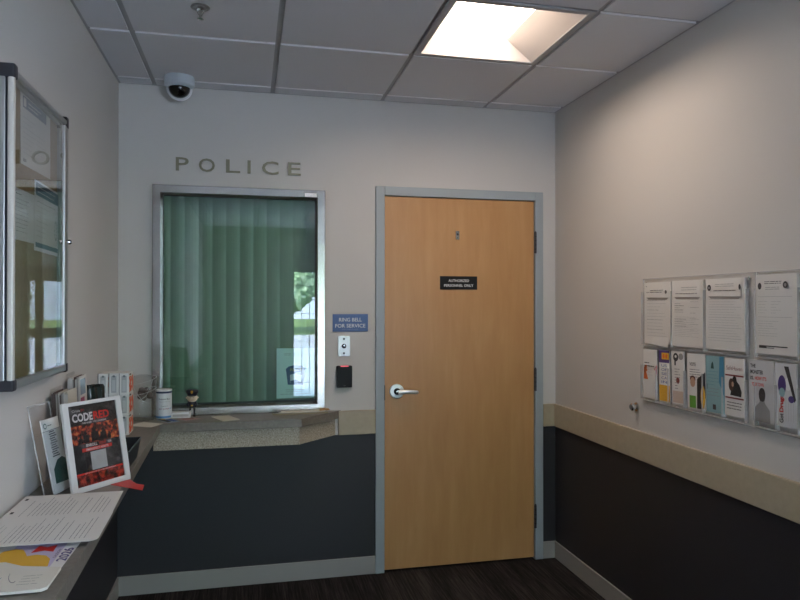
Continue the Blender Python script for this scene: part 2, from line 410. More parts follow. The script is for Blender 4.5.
# vertical blinds
BLIND = noise_mat('blind_fabric', [(.3, '6c8671'), (.7, '77917c')], (3, 3, .4), 3, 4, .8)
vb = thing('vertical_blinds', 'closed green vertical blinds behind the service window glass', 'blinds', (-.8, .12, 2.12))
b = MB(); b.box(-.43, .47, -.02, .02, -.0, .04, WHITE); b.build('head_rail', vb)
x = -1.24; k = 0
while x < -.415:
    b = MB(); n = 6; L_ = []
    for j in range(n+1):
        s_ = j/n; xx = x+.089*s_; yy = .112+.007*math.sin(PI*s_)*-1+.011*s_
        L_.append((xx+.8, yy-.12))
    for j in range(n):
        b.add([(L_[j][0], L_[j][1], 0), (L_[j+1][0], L_[j+1][1], 0), (L_[j+1][0], L_[j+1][1], -1.145), (L_[j][0], L_[j][1], -1.145)], [(0, 1, 2, 3)], BLIND)
    b.build('slat', vb, smooth=True); x += .0735; k += 1
# flyer behind the glass
b = MB(); fwid, fh = .206, .276
FLY = mat('teal_flyer', 'c4eeee', .6, emis='8fd6d0', es=.0)
b.box(0, fwid, 0, fh, -.0005, 0, FLY)
PT = mat('patch_blue', '2a5a86', .6); PT2 = mat('patch_gold', '9aa04c', .6); PT3 = mat('patch_light', 'bfe0ea', .6)
def P2(pts, m, z): b.poly([(x, y, z) for x, y in pts], m)
cx, cy = .105, .125
P2([(cx-.052, cy+.02), (cx-.044, cy-.05), (cx+.040, cy-.052), (cx+.052, cy+.018), (cx+.05, cy+.04), (cx+.028, cy+.056), (cx-.006, cy+.058), (cx-.04, cy+.05), (cx-.055, cy+.036)], PT, .0006)
P2([(cx-.032, cy+.004), (cx-.03, cy-.04), (cx+.028, cy-.042), (cx+.036, cy+.002), (cx, cy+.012)], PT3, .001)
P2([(cx-.03, cy-.03), (cx-.028, cy-.044), (cx+.028, cy-.046), (cx+.03, cy-.036), (cx, cy-.022)], PT, .0014)
b.text('POLICE', cx, cy+.024, .016, PT2, .0014, w=.062, bold=.02)
b.lines(.05, .16, .03, .052, 2, INK, .0006, .0016); b.lines(.02, .19, .018, .028, 1, INK, .0006, .0016, 0); b.lines(.04, .08, .235, .25, 2, INK, .0006)
tag(place(b.build('window_flyer'), MF(-.600, .0155, .998)), 'teal flyer with a police shoulder patch behind the window glass', 'flyer')

# POLICE letters
for ch, x0, x1 in (('P', -1.128, -1.062), ('O', -1.011, -.928), ('L', -.871, -.796), ('I', -.758, -.741), ('C', -.681, -.592), ('E', -.541, -.472)):
    b = MB(); b.text(ch, 0, 0, .074 if ch not in 'OC' else .073, LETM, .006, w=x1-x0, bold=.006, extrude=.003)
    o = b.build('metal_letter'); place(o, MF((x0+x1)/2, -.004, 2.2255))
    tag(o, 'raised metal letter %s of the word POLICE above the service window' % ch, 'letter', 'raised metal letters spelling POLICE')

# sign, bell, card reader
b = MB(); SB = mat('sign_blue', '4a6596', .5); b.box(-.1, .1, -.049, .049, 0, .004, SB)
b.text('RING BELL', 0, .008, .021, WT, .0046, w=.128, bold=.008); b.text('FOR SERVICE', 0, -.026, .021, WT, .0046, w=.17, bold=.008)
for k in range(14): b.ell(-.045+.0065*k, -.039+.004*((k*7) % 2), .0012, .0012, WT, .0046, 6)
tag(place(b.build('bell_sign', bevel=.001), MF(-.194, 0, 1.4125)), 'blue plaque reading RING BELL FOR SERVICE beside the window', 'sign')
t = thing('doorbell', 'small steel doorbell plate below the blue sign', 'doorbell', (-.230, 0, 1.283), (PI/2, 0, 0))
b = MB(); b.box(-.034, .034, -.057, .057, 0, .004, ALU); b.build('plate', t, bevel=.0015)
b = MB(); b.lathe([(.013, .004), (.013, .009), (.009, .010), (.009, .007), (0, .007)], BLK, 20); b.lathe([(0, .011), (.007, .010), (.0085, .007)], CHROME, 20); b.build('button', t, smooth=True)
for s in (-.04, .04):
    b = MB(); b.lathe([(0, .0058), (.005, .0052), (.006, .004)], mat('screw', '303030', .5, .5), 12, Matrix.Translation((0, s, 0))); b.build('screw', t, smooth=True)
t = thing('card_reader', 'black card reader on the wall below the doorbell', 'card reader', (-.229, 0, 1.114), (PI/2, 0, 0))
b = MB(); b.prism([(-.043, -.061), (.043, -.061), (.044, .056), (.04, .061), (-.04, .061), (-.044, .056)], 0, .022, BLK); b.build('body', t, bevel=.004)
b = MB(); b.box(-.022, .022, .0555, .0605, .0205, .0228, mat('red_led', 'c04a52', .4, emis='d04a58', es=.9)); b.build('status_light', t)
b = MB(); b.text('HID', 0, -.052, .005, INK, .0226); b.build('lettering', t)

# ------------------------------------------------------------------ counters
b = MB(); ct = thing('service_counter', 'grey laminate counter with speckled stone apron under the service window', 'counter', (0, 0, 0))
b.prism([(-1.176, 0), (-1.176, -.236), (-.481, -.236), (-.245, 0)], .882, .925, COUNT); b.build('countertop', ct, bevel=.002)
b = MB(); b.prism([(-1.21, 0), (-1.21, -.212), (-.492, -.212), (-.278, 0)], RB, .882, STONE); b.build('apron', ct)
b = MB(); b.prism([(XL, 0), (XL, -2.75), (-1.118, -2.75), (-1.1765, -.2), (-1.1765, 0)], .882, .925, COUNT)
tag(b.build('wall_shelf', bevel=.002), 'long grey laminate shelf along the wall covered in leaflets', 'shelf')

# ------------------------------------------------------------------ bulletin case on the left wall
CY0, CY1, CZ0, CZ1 = -1.732, -1.170, 1.283, 2.160
bc = thing('bulletin_case', 'glazed aluminium notice case hanging on the wall with papers inside', 'notice board', (XL, (CY0+CY1)/2, CZ0))
bc_l = Matrix.Translation((-XL, -(CY0+CY1)/2, -CZ0))
def BC(): q = MB(); q.M = bc_l; return q
b = BC(); x0, x1 = XL, XL+.021
for a in ((CY0, CY0+.02, CZ0, CZ1), (CY1-.02, CY1, CZ0, CZ1), (CY0+.02, CY1-.02, CZ0, CZ0+.02), (CY0+.02, CY1-.02, CZ1-.02, CZ1)): b.box(x0, x1, *a, ALU)
b.box(XL, XL+.004, CY0+.02, CY1-.02, CZ0+.02, CZ1-.02, ALU)
b.build('case_frame', bc, bevel=.002)
b = BC(); b.box(XL+.004, XL+.012, CY0+.02, CY1-.02, CZ0+.02, CZ1-.02, CORK); b.build('backing_board', bc)
b = BC(); b.box(XL+.0212, XL+.025, CY0+.004, CY0+.02, CZ0+.004, CZ1-.004, mat('seal', '10141c', .6)); b.build('seal', bc)  # dark strip standing in for the shaded gap between case and door
dr = bpy.data.objects.new('case_door', None); COL.objects.link(dr); dr.parent = bc
b = BC(); d0, d1 = XL+.0255, XL+.044
for a, m in (((CY0, CY0+.016, CZ0+.02, CZ1-.02), ALUC), ((CY1-.04, CY1, CZ0+.02, CZ1-.02), ALU), ((CY0+.02, CY1-.02, CZ0, CZ0+.026), ALU), ((CY0+.02, CY1-.02, CZ1-.018, CZ1), ALU)): b.box(d0, d1, *a, m)
b.build('door_rail', dr, bevel=.006, seg=3)
b = BC(); xg = XL+.038; b.add([(xg, CY0+.012, CZ0+.02), (xg, CY1-.03, CZ0+.02), (xg, CY1-.03, CZ1-.018), (xg, CY0+.012, CZ1-.018)], [(0, 1, 2, 3)], CASEG); b.build('glass', dr)
b = BC(); b.lathe([(0, 0), (.009, 0), (.009, .01), (.006, .014), (0, .014)], CHROME, 18, Matrix.Translation((d1-.002, CY1-.011, 1.735)) @ Matrix.Rotation(PI/2, 4, 'Y')); b.build('lock', dr, smooth=True)
for yy in (CY0, CY1-.028):
    for zz in (CZ0, CZ1-.028):
        b = BC(); b.box(XL, XL+.0455, yy-.001 if yy == CY0 else yy, yy+(.028 if yy == CY0 else .0285), zz-(.003 if zz == CZ0 else .001), zz+(.030 if zz == CZ0 else .040), CAPM); b.build('corner_cap', bc, bevel=.006, seg=3)
b = BC(); b.lathe([(0, 0), (.004, 0), (.004, .002), (0, .003)], WHITE, 10, Matrix.Translation((XL+.012, -1.39, 2.115)) @ Matrix.Rotation(PI/2, 4, 'Y'))
# notices (facing +x): local x -> +y, local y -> +z
def notice(name, label, y0, z0, w, h, rot, fn, dx=.0125):
    q = MB(); q.box(0, w, 0, h, -.0004, 0, PAPER); fn(q)
    o = q.build(name); M = frame((XL+dx, y0, z0), (0, 1, 0), (0, 0, 1)) @ Matrix.Rotation(rot, 4, 'Z'); place(o, M)
    return tag(o, label, 'notice', 'notices inside the glazed case')
HB = mat('header_blue', '5d6b86', .6); HT = mat('header_teal', '2c5068', .6)
def n1(q):
    q.rect(.02, .255, .17, .205, HB, .0004); q.rect(.026, .05, .175, .2, PAPER, .0007); q.lines(.07, .2, .176, .198, 2, PAPER, .0007, .003)
    q.lines(.02, .14, .03, .15, 8, INKL, .0004); q.lines(.15, .25, .05, .12, 5, INKL, .0004, seed=4); q.rect(.02, .05, .01, .02, INK, .0004)
def n2(q):
    q.ell(.03, .135, .008, .006, INKD, .0004); q.lines(.02, .17, .02, .125, 9, INK, .0004, .0014); q.lines(.045, .1, .128, .14, 1, INKD, .0004)
def n3(q):
    q.rect(.012, .27, .175, .215, HT, .0004); q.lines(.03, .24, .18, .21, 2, PAPER, .0007, .002); q.rect(.012, .27, .012, .027, HT, .0004)
    q.lines(.02, .16, .04, .165, 8, INKL, .0004); q.lines(.03, .25, .15, .165, 1, INK, .0004)
    for k in range(14):
        a = 2*PI*k/14; q.ell(.235+.014*math.cos(a), .085+.03*math.sin(a), .003, .004, INK, .0004, 6)
notice('notice', 'notice with a blue-grey header bar at the top of the glazed case', -1.574, 1.93, .30, .222, .02, n1)
notice('notice', 'plain text notice half covered by another in the glazed case', -1.66, 1.703, .225, .15, .01, n2)
notice('notice', 'notice with dark teal header and footer bars in the glazed case', -1.452, 1.685, .30, .222, -.01, n3, .0145)

# ------------------------------------------------------------------ right wall racks.  local x -> -y (away to the viewer), local y -> up, normal -> -x
def RW(y, z, dx): return frame((XR-dx, y, z), (0, -1, 0), (0, 0, 1))
def rack(y0, y1, label, letter, tri):
    """acrylic wall rack, y0 far end, y1 near end"""
    w = y0-y1
    t = thing('brochure_rack', label, 'brochure rack', (0, 0, 0), group='clear acrylic brochure racks'); t.matrix_world = RW(y0, 1.07, .001)
    b = MB(); b.box(0, w, 0, .565, 0, .0025, ACR); 
    for a in ((0, w, .5635, .566), (0, w, -.001, .0015)): b.box(*a, .0, .003, ACRE)
    for a in ((-.001, .0015), (w-.0015, w+.001)): b.box(*a, 0, .565, 0, .003, ACRE)
    b.build('back_panel', t)
    for (a, c, z0, z1, dep) in [(p, q, .262, .505, .018) for p, q in letter]+[(p, q, .012, .168, .018) for p, q in tri]:
        b = MB(); b.rect(a, c, z0, z1, ACR, dep+.0022); b.box(a, c, z0-.003, z0, .0026, dep+.0022, ACR)
        b.box(a, a+.0018, z0, z1, .0026, dep, ACRE); b.box(c-.0018, c, z0, z1, .0026, dep, ACRE)
        b.box(a, c, z0-.0045, z0-.003, .0026, dep+.0022, ACRE)
        b.build('pocket', t)
    for sx in (.03, w-.03):
        b = MB(); b.lathe([(0, .0055), (.005, .0045), (.006, .0025)], CHROME, 12, Matrix.Translation((sx, .545, 0))); b.build('screw', t, smooth=True)
    return t
rack(-.925, -1.636, 'clear acrylic wall rack nearer the door with three form pads', [(.008, .231), (.234, .445), (.452, .682)], [(-.0+.002, .118), (.122, .21), (.213, .318), (.322, .435), (.438, .552), (.556, .676)])
rack(-1.645, -2.356, 'clear acrylic wall rack cut off by the photo edge', [(.003, .2), (.215, .43), (.45, .68)], [(.002, .1), (.105, .2), (.212, .32), (.33, .43), (.45, .56), (.57, .68)])
def seal_(q, x, y, r, m=INKD):
    q.ell(x, y, r, r*1.1, m, .0044); q.ell(x, y, r*.5, r*.55, INK, .0047)
def form(w, h, q, style):
    # header flap curling forward over the pad, with the shadow below it painted as a grey strip
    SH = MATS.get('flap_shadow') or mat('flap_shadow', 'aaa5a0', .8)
    if style != 3:
        q.add([(.012, h-.004, .0006), (w-.012, h-.004, .0006), (w-.014, h-.070, .0035), (.02, h-.068, .0035)], [(0, 1, 2, 3)], PAPER)
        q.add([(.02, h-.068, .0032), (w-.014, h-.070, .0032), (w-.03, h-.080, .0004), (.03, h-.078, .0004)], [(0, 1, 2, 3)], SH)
    zz = .0042 if style != 3 else .0005
    q.box(0, w, 0, h, -.0105, 0, PAPER)
    for k in range(1, 5): q.box(-.0003, w+.0003, -.0003, h+.0003, -.002*k-.0003, -.002*k, PAPERC)
    if style == 0:
        q.rect(.02, .024, h-.02, h-.016, INKD, zz); q.lines(.05, w-.05, h-.05, h-.032, 2, INKD, zz, .0022, .1); seal_(q, w-.03, h-.045, .007); q.lines(.02, .05, h-.05, h-.042, 1, INKD, zz)
        for k in range(12): q.lines(.02, w-.02, h-.085-.0145*k, h-.078-.0145*k, 1, INKL if k % 3 else INK, .0005, .0016, .5, k+3)
        q.add([(0.0, .0, .001), (w*.98, -.012, .012), (w*.98, .03, .012), (.02, .03, .001)], [(0, 1, 2, 3)], PAPER)
    if style == 1:
        q.lines(.07, w-.03, h-.045, h-.025, 2, INK, zz, .0018, .1); q.lines(.03, w-.03, h-.06, h-.05, 1, INKD, zz, .002, .1)
        for k in range(5): q.lines(.02, w*.42, h-.1-.009*k, h-.094-.009*k, 1, INKD if k % 2 else INK, .0005, .0016, .5, k)
        q.lines(.02, w-.02, .04, h-.15, 12, INKL, .0005, .0014, .3, 5); q.lines(.02, w*.55, .08, .12, 4, INK, .0005, .0016, .4, 9); q.lines(w*.6, w-.02, .06, .2, 6, INK, .0005, .0013, .7, 8)
    if style == 2:
        seal_(q, .025, h-.035, .011, BLKP); q.ell(w-.02, h-.035, .006, .011, INKD, zz); q.lines(.06, w-.045, h-.035, h-.018, 2, INK, zz, .0016, .1); q.lines(.05, w-.04, h-.052, h-.042, 1, INKD, zz, .0024, .05)
        q.lines(.02, w-.02, .03, h-.075, 17, INKL, .0005, .0015, .2, 6)
        for k in range(5): q.rect(.015, w-.015, .045+.04*k, .0458+.04*k, INK, .0005)
    if style == 3:
        q.ell(.018, h-.04, .009, .012, INKD, .0005); seal_(q, w-.045, h-.038, .011); q.lines(.04, w-.065, h-.035, h-.022, 2, INKD, .0005, .002, .1); q.lines(.045, w-.07, h-.055, h-.042, 2, INK, .0005, .0018, .1)
        q.rect(.01, w-.02, h-.078, h-.0772, INK, .0005); q.rect(.01, w-.02, h-.15, h-.1492, INK, .0005)
        q.lines(.01, w*.3, h-.14, h-.09, 5, INKL, .0005, .0014); q.lines(w*.38, w*.65, h-.14, h-.09, 5, INKL, .0005, .0014, .7)
        q.lines(.01, w*.6, .06, h-.16, 7, INKL, .0005, .0014, .5); q.rect(.015, .05, .02, .03, INKD, .0005); q.rect(.05, w-.04, .026, .030, INKD, .0005); q.rect(.05, w-.1, .02, .024, INK, .0005)
for (y, z, w, h, st, lab, rz) in (
    (-.957, 1.342, .198, .275, 0, 'white form pad with its bottom sheet curling out, nearest the door', .0),
    (-1.162, 1.340, .205, .278, 1, 'white form pad between the curled pad and the thick pad', 0),
    (-1.383, 1.342, .214, .276, 2, 'thick white form pad with a dark round seal at its corner', 0),
    (-1.655, 1.343, .185, .280, 3, 'greyish form pad with two seals and a dark bar along its foot', 0),
    (-1.868, 1.343, .2, .280, 1, 'form pad at the very edge of the photo', 0)):
    q = MB(); form(w, h, q, st); o = q.build('form_pad'); place(o, RW(y, z, .0165) @ Matrix.Rotation(rz, 4, 'Z'))
    tag(o, lab, 'form pad', 'form pads in the acrylic wall racks')
# trifold brochures
def tri(y, z, w, h, lab, fn, base=PAPER, skew=0., dx=.016, thick=.006):
    q = MB(); q.box(0, w, 0, h, -thick, 0, base); fn(q, w, h)
    o = q.build('brochure'); place(o, RW(y, z, dx) @ Matrix.Rotation(skew, 4, 'Z'))
    return tag(o, lab, 'brochure', 'brochures in the acrylic wall racks')
def b1(q, w, h):
    q.lines(.01, .05, h-.068, h-.055, 1, INKD, .0005, .004); q.lines(.01, w-.02, h-.08, h-.07, 1, INKD, .0005, .004, .1)
    q.poly([(.006, .11, .0005), (.035, .125, .0005), (.018, .15, .0005), (.03, .19-.04, .0005), (.03, h-.086, .0005), (.006, h-.086, .0005)], ORANGE)
    q.poly([(.006, .085, .0005), (.04, .085, .0005), (.02, .13, .0005), (.006, .13, .0005)], ORANGE)
    q.poly([(w, .115, .0005), (w, .155, .0005), (w-.02, .135, .0005)], RED); q.lines(.035, .075, .1, .15, 4, INKL, .0005)
def b2(q, w, h):
    q.rect(0, w, .165, h, PURP, .0004); q.rect(0, w, .07, .168, PAPER, .0006); q.rect(0, w, 0, .07, YEL, .0005); q.rect(.02, w-.002, .183, .212, YEL, .0008)
    q.ell(.035, .197, .008, .01, ORANGE, .001); q.ell(w-.02, .197, .008, .01, ORANGE, .001)
    for k in range(5): q.text(['IN', 'CA', 'SE', 'OF', 'US'][k], w/2, .078+.018*k, .012, BLUE, .001, w=.04, M=None)
def b3(q, w, h):
    q.ell(.03, h-.025, .018, .018, INKD, .0005); q.ell(.065, h-.022, .016, .014, INK, .0005); q.ell(.03, h-.022, .007, .006, PAPER, .0008); q.rect(.02, .03, h-.06, h-.04, INKD, .0005)
    q.lines(.02, w-.02, .06, h-.07, 8, INK, .0005, .003, .6, 3); q.ell(w/2, .1, .012, .014, MAROON, .0004); q.rect(.005, w-.005, .005, .055, mat('blush', 'c9b3a4', .7), .0005)
def b4(q, w, h):
    q.text('VOTE', .035, h-.05, .014, INKD, .0005, w=.04, bold=.02); q.lines(.015, w-.01, h-.1, h-.06, 4, INKD, .0005, .002, .3, 2)
    q.ell(.034, .105, .016, .02, SKIN, .0006); q.ell(.034, .118, .018, .014, mat('hair_brown', '5a2f22', .7), .0005)
    q.poly([(w*.52, 0, .0005), (w*.86, 0, .0005), (w, .05, .0005), (w, .15, .0005), (w*.55, .12, .0005)], BLKP)
    q.ell(w*.86, .05, .014, .045, YEL, .0009); q.rect(.012, .052, .0, .05, GRN, .0007)
def b5(q, w, h):
    q.poly([(.03, h-.05, .0005), (.048, h-.05, .0005), (.045, h-.03, .0005), (.04, h-.022, .0005), (.034, h-.03, .0005)], DGRN)
    q.lines(.01, w-.03, h-.12, h-.055, 5, mat('teal_dark', '5c919c', .6), .0005, .0016); q.poly([(w*.72, h*.55, .0004), (w, h*.3, .0004), (w, h, .0004), (w*.78, h, .0004)], mat('teal_mid', '3f82a0', .6))
    q.lines(.01, w-.02, .06, .1, 3, INK, .0006, .0015); q.rect(.038, .056, .012, .032, INKD, .0006); q.rect(.005, .008, .09, .11, INKD, .0006)
def b6(q, w, h):
    q.text('SafeHaven', w/2, h-.045, .016, MAROON, .0005, w=w*.82); q.rect(.003, w-.003, h-.068, h-.062, MAROON, .0005); q.rect(.003, w-.003, .065, .071, MAROON, .0005)
    q.poly([(.03, .078, .0006), (.088, .076, .0006), (.091, .095, .0006), (.08, .12, .0006), (.066, .132, .0006), (.062, .148, .0006), (.05, .152, .0006), (.042, .142, .0006), (.04, .115, .0006)], BLKP); q.ell(.036, .118, .014, .024, mat('hair_dark', '4a3226', .7), .0008); q.ell(.044, .12, .006, .01, SKIN, .001); q.lines(.012, w-.012, .022, .056, 3, INKD, .0005, .003, .1)
def b7(q, w, h):
    q.rect(0, w, 0, h, mat('pale_grey', 'bdbdbd', .7), .0003)
    q.text('THE', .006, h-.028, .013, BLKP, .0005, w=.026, bold=.03, align='l'); q.text('MONSTER', .006, h-.05, .014, BLKP, .0005, w=.062, bold=.03, align='l')
    q.text('IS.', .006, h-.072, .013, BLKP, .0005, w=.018, bold=.03, align='l'); q.text("HOW IT'S", .028, h-.072, .013, RED, .0005, w=.055, bold=.02, align='l'); q.text('YOUR TOWN.', .012, h-.094, .013, RED, .0005, w=.06, bold=.02, align='l')
    q.ell(.062, .098, .016, .024, INKD, .0007); q.poly([(.018, .0, .0006), (.022, .045, .0006), (.05, .07, .0006), (.052, .085, .0006), (.072, .085, .0006), (.075, .068, .0006), (.098, .045, .0006), (.1, 0, .0006)], mat('shirt_grey', '8a8a8a', .7))
    q.ell(.062, .085, .014, .012, INKD, .0008)
def b8(q, w, h):
    q.rect(0, w, 0, h, mat('light_grey', 'c8c8c8', .7), .0003)
    q.ell(.03, h-.075, .018, .034, PURP, .0006); q.ell(.03, h-.1, .013, .016, TEALP, .0007); q.poly([(.04, h-.01, .0006), (.06, h-.01, .0006), (.09, h-.12, .0006), (.083, h-.13, .0006), (.055, h-.05, .0006)], INKD)
    q.ell(.07, h-.12, .013, .012, PURP, .0006); q.ell(.056, h-.07, .014, .022, mat('ghost', 'dedede', .7), .0005)
    MM = Matrix.Translation((.034, .012, 0)) @ Matrix.Rotation(PI/2, 4, 'Z'); q.text('Got', 0, 0, .017, BLKP, .0006, w=.032, bold=.03, align='l', M=MM); q.text('Drugs?', .036, 0, .017, RED, .0006, w=.066, bold=.04, align='l', M=MM)
    for k in range(4): q.rect(.045+.011*k, .047+.011*k, .02, .1, INKL, .0005)
def b9(q, w, h):
    q.rect(.01, .08, h-.035, h-.02, INKD, .0005); q.rect(0, w, .12, .17, BLKP, .0005); q.ell(.03, .14, .014, .02, SKIN, .0006); q.lines(.01, w-.02, .02, .1, 6, INK, .0005)
tri(-.945, 1.090, .106, .222, 'white leaflet with orange and red arrow shapes, lower row nearest the door', b1)
tri(-1.072, 1.092, .075, .222, 'purple and yellow leaflet with a white lettered panel', b2, skew=.02)
tri(-1.165, 1.092, .082, .224, 'pale leaflet with dark round pictures at its head', b3, skew=.035)
tri(-1.270, 1.092, .112, .222, 'white leaflet with green, black and yellow picture at its foot', b4, skew=.03)
tri(-1.386, 1.092, .104, .222, 'teal blue leaflet in the lower row of the rack', b5, TEALP, skew=.025)
tri(-1.492, 1.096, .104, .218, 'white leaflet with maroon bands and a crouching figure', b6, skew=.01)
tri(-1.622, 1.098, .118, .220, 'grey leaflet with a person in a grey shirt and red wording', b7, skew=.01)
tri(-1.746, 1.100, .092, .216, 'grey leaflet reading Got Drugs? with purple shapes', b8, skew=.015, dx=.0155)
tri(-1.862, 1.100, .1, .214, 'white and black leaflet at the very edge of the photo', b9)

# wall door bumper
t = thing('door_bumper', 'small chrome door bumper on the wall below the rack', 'door stop', (XR, -.868, 1.031), (0, -PI/2, 0))
b = MB(); b.lathe([(0, 0), (.021, 0), (.021, .005), (.011, .008), (.011, .014), (.017, .018), (.018, .028), (.013, .032)], CHROME, 24); b.build('base', t, smooth=True)
b = MB(); b.lathe([(.0125, .0315), (.012, .034), (0, .035)], mat('rubber_grey', '6b6d70', .4), 20); b.build('rubber_pad', t, smooth=True)

# ------------------------------------------------------------------ ceiling devices
t = thing('dome_camera', 'white dome security camera with black dome on the ceiling', 'security camera', (-1.096, -.165, H), (PI, 0, 0))
CW = mat('camera_white', 'b9c1c8', .45)
b = MB(); b.lathe([(.0, 0), (.074, 0), (.075, .03), (.072, .044), (.062, .052), (.056, .054), (0.05, .056)], CW, 40); b.build('housing', t, smooth=True)
b = MB(); b.lathe([(.053*math.cos(a), .054+.05*math.sin(a)) for a in [PI/2*k/10 for k in range(10)]]+[(0, .104)], mat('smoked_dome', '0a0a0c', .08), 32); b.build('dome', t, smooth=True)
b = MB(); 
# white shroud crescent that hugs the wall side of the dome
v = []; f = []; n = 20
for i in range(n+1):
    a = PI*i/n
    for r_ in (.054, .064):
        for s_ in (0, .35):
            p = Vector((r_*math.cos(a), -r_*math.sin(s_)*math.sin(a), r_*math.sin(a)*math.cos(s_)))
            v.append((p.x, p.y-.006, .052+p.z))
for i in range(n):
    q = i*4; f += [(q, q+4, q+5, q+1), (q+1, q+5, q+7, q+3), (q+3, q+7, q+6, q+2), (q+2, q+6, q+4, q)]
b.add(v, f, mat('shroud_white', 'eeeeee', .5, emis='ffffff', es=.0)); b.build('shroud', t, smooth=True)
t = thing('fire_sprinkler', 'chrome fire sprinkler head in a ceiling tile', 'sprinkler', (-.935, -1.03, H), (PI, 0, 0))
b = MB(); b.lathe([(.022, -.004), (.036, 0), (.037, .003), (.03, .006), (.021, .002)], mat('sprinkler_plate', 'a8a8a8', .35, .6), 30); b.build('escutcheon', t, smooth=True)
b = MB(); b.lathe([(0, 0), (.012, 0), (.012, .010), (.006, .014), (.004, .03), (.0035, .045), (0, .046)], CHROME, 16); b.tube([(.011, 0, .008), (.012, 0, .02), (.004, 0, .036)], .002, CHROME, 8); b.tube([(-.011, 0, .008), (-.012, 0, .02), (-.004, 0, .036)], .002, CHROME, 8)
b.lathe([(0, .046), (.012, .046), (.013, .048), (0, .049)], CHROME, 16); b.build('head', t, smooth=True)

# ------------------------------------------------------------------ things on the shelf
ZT = .9255
# CODE RED framed sign
bl, br_, tl = Vector((-1.278, -1.485, ZT)), Vector((-1.139, -1.306, ZT)), Vector((-1.321, -1.452, 1.207))
M = frame(bl, br_-bl, tl-bl); sw, sh = .2265, .284
t = thing('framed_poster', 'white framed CODE RED poster leaning on the shelf', 'poster'); t.matrix_world = M
b = MB(); fm = .021
for a in ((0, fm, 0, sh), (sw-fm, sw, 0, sh), (fm, sw-fm, 0, .017), (fm, sw-fm, sh-.012, sh)): b.box(*a, -.010, .002, mat('frame_white', 'cbc8c4', .5))
b.box(.003, sw-.003, .003, sh-.003, -.012, -.008, WHITE); b.build('frame', t, bevel=.001)
b = MB(); x0, x1, y0, y1 = fm, sw-fm, .017, sh-.012; z = -.003
b.rect(x0, x1, y0, y1, SMOKE, z); b.rect(x0, x1, .148, .208, FIRE, z+.0004); b.rect(x0, x1, y0, y0+.034, EMBER, z+.0004); b.rect(x0, x1, .052, .058, RED, z+.0006)
WTP = mat('poster_white', 'cfcac6', .6); cx = (x0+x1)/2
b.text('Crisis', x0+.014, .252, .008, WTP, z+.0008, w=.03, align='l'); b.text('24', x0+.046, .252, .008, RED, z+.0008, w=.012, align='l')
b.text('CODE', x0+.012, .221, .025, WTP, z+.0008, w=.077, bold=.035, align='l'); b.text('RED', x0+.092, .221, .025, RED, z+.0008, w=.062, bold=.035, align='l')
b.text('THE ALERT YOU DESERVE', cx, .211, .005, WTP, z+.0008, w=.095, bold=.01)
for k, (px, s_) in enumerate(((.075, .9), (.11, 1.15), (.142, .95), (.055, .6), (.165, .55))):   # silhouettes of people against the fire
    b.poly([(px-.013*s_, .15, z+.0009), (px+.013*s_, .15, z+.0009), (px+.012*s_, .15+.028*s_, z+.0009), (px-.012*s_, .15+.028*s_, z+.0009)], BLKP); b.ell(px, .15+.034*s_, .006*s_, .0075*s_, BLKP, z+.0009, 10)
b.text('ENROLL', cx-.02, .137, .009, WTP, z+.0008, w=.042, bold=.03); b.text('TODAY', cx+.022, .137, .009, RED, z+.0008, w=.03, bold=.02); b.text('FOR', cx+.05, .137, .007, WTP, z+.0008, w=.014, bold=.02)
b.rect(cx-.058, cx+.058, .1225, .1335, RED, z+.0006); b.text('EMERGENCY ALERTS', cx, .1245, .007, WTP, z+.001, w=.085, bold=.01)
b.rect(cx-.029, cx+.031, .061, .119, mat('qr_blank', 'a9a7a4', .6), z+.0006)
b.text('VISIT US ONLINE FOR MORE INFORMATION', cx, .0535, .0035, WTP, z+.001, w=.12)
b.build('poster_print', t)
b = MB(); b.box(x0-.002, x1+.002, y0-.002, y1+.002, -.001, -.0006, thin_glass('poster_cover', (.97, .97, .97), 1.4, .8)); b.build('cover_sheet', t)
b = MB(); b.prism([(0, 0), (.055, 0), (.0, .17)], -.002, .002, WHITE, Matrix.Translation((sw/2, .006, -.011)) @ Matrix.Rotation(PI/2, 4, 'Y')); b.build('easel_back', t)

# red strap poking over the shelf edge
b = MB(); pts = [(-1.19, -1.375), (-1.14, -1.322), (-1.108, -1.385), (-1.082, -1.405), (-1.078, -1.47), (-1.130, -1.425)]
b.prism(pts, ZT, ZT+.0015, mat('red_plastic', 'c23434', .5)); b.text('. . . . .', -1.11, -1.41, .004, WTP, ZT+.0018, w=.03)
tag(b.build('red_tab'), 'red plastic tab poking over the shelf edge under the framed poster', 'tab')

# leaning acrylic holder with flyer (facing the room)
P0, P1 = Vector((-1.328, -1.485, ZT)), Vector((-1.303, -1.377, ZT)); up = Vector((-.052, 0, .26))
M = frame(P0, P1-P0, up); t = thing('flyer_holder', 'clear acrylic flyer holder leaning on the wall beside the framed poster', 'holder'); t.matrix_world = M
b = MB(); b.box(-.004, .119, 0, .285, -.0325, -.03, ACR); b.box(-.004, .119, 0, .2, -.003, -.001, ACR)
for a in ((-.005, -.0035), (.1185, .12)): b.box(*a, 0, .285, -.032, -.029, ACRE); b.box(*a, 0, .2, -.030, -.001, ACR)
b.box(-.004, .119, .2845, .287, -.033, -.029, ACRE); b.box(-.004, .119, .199, .201, -.0035, -.0005, ACRE)
b.build('holder_body', t)
q = MB(); q.box(0, .100, 0, .232, -.004, 0, PAPER); q.ell(.017, .212, .009, .009, DGRN, .0005); q.ell(.017, .212, .006, .006, PAPER, .0007); q.lines(.03, .06, .207, .216, 1, INKD, .0005, .002)
for k in range(12): q.rect(.03+.004*(k % 2), .072-.005*(k % 3), .112+.007*k, .1155+.007*k, INKD, .0005)
q.poly([(.02, .03, .0006), (.1, .025, .0006), (.1, .095, .0006), (.08, .105, .0006), (.05, .1, .0006), (.022, .075, .0006)], DGRN)
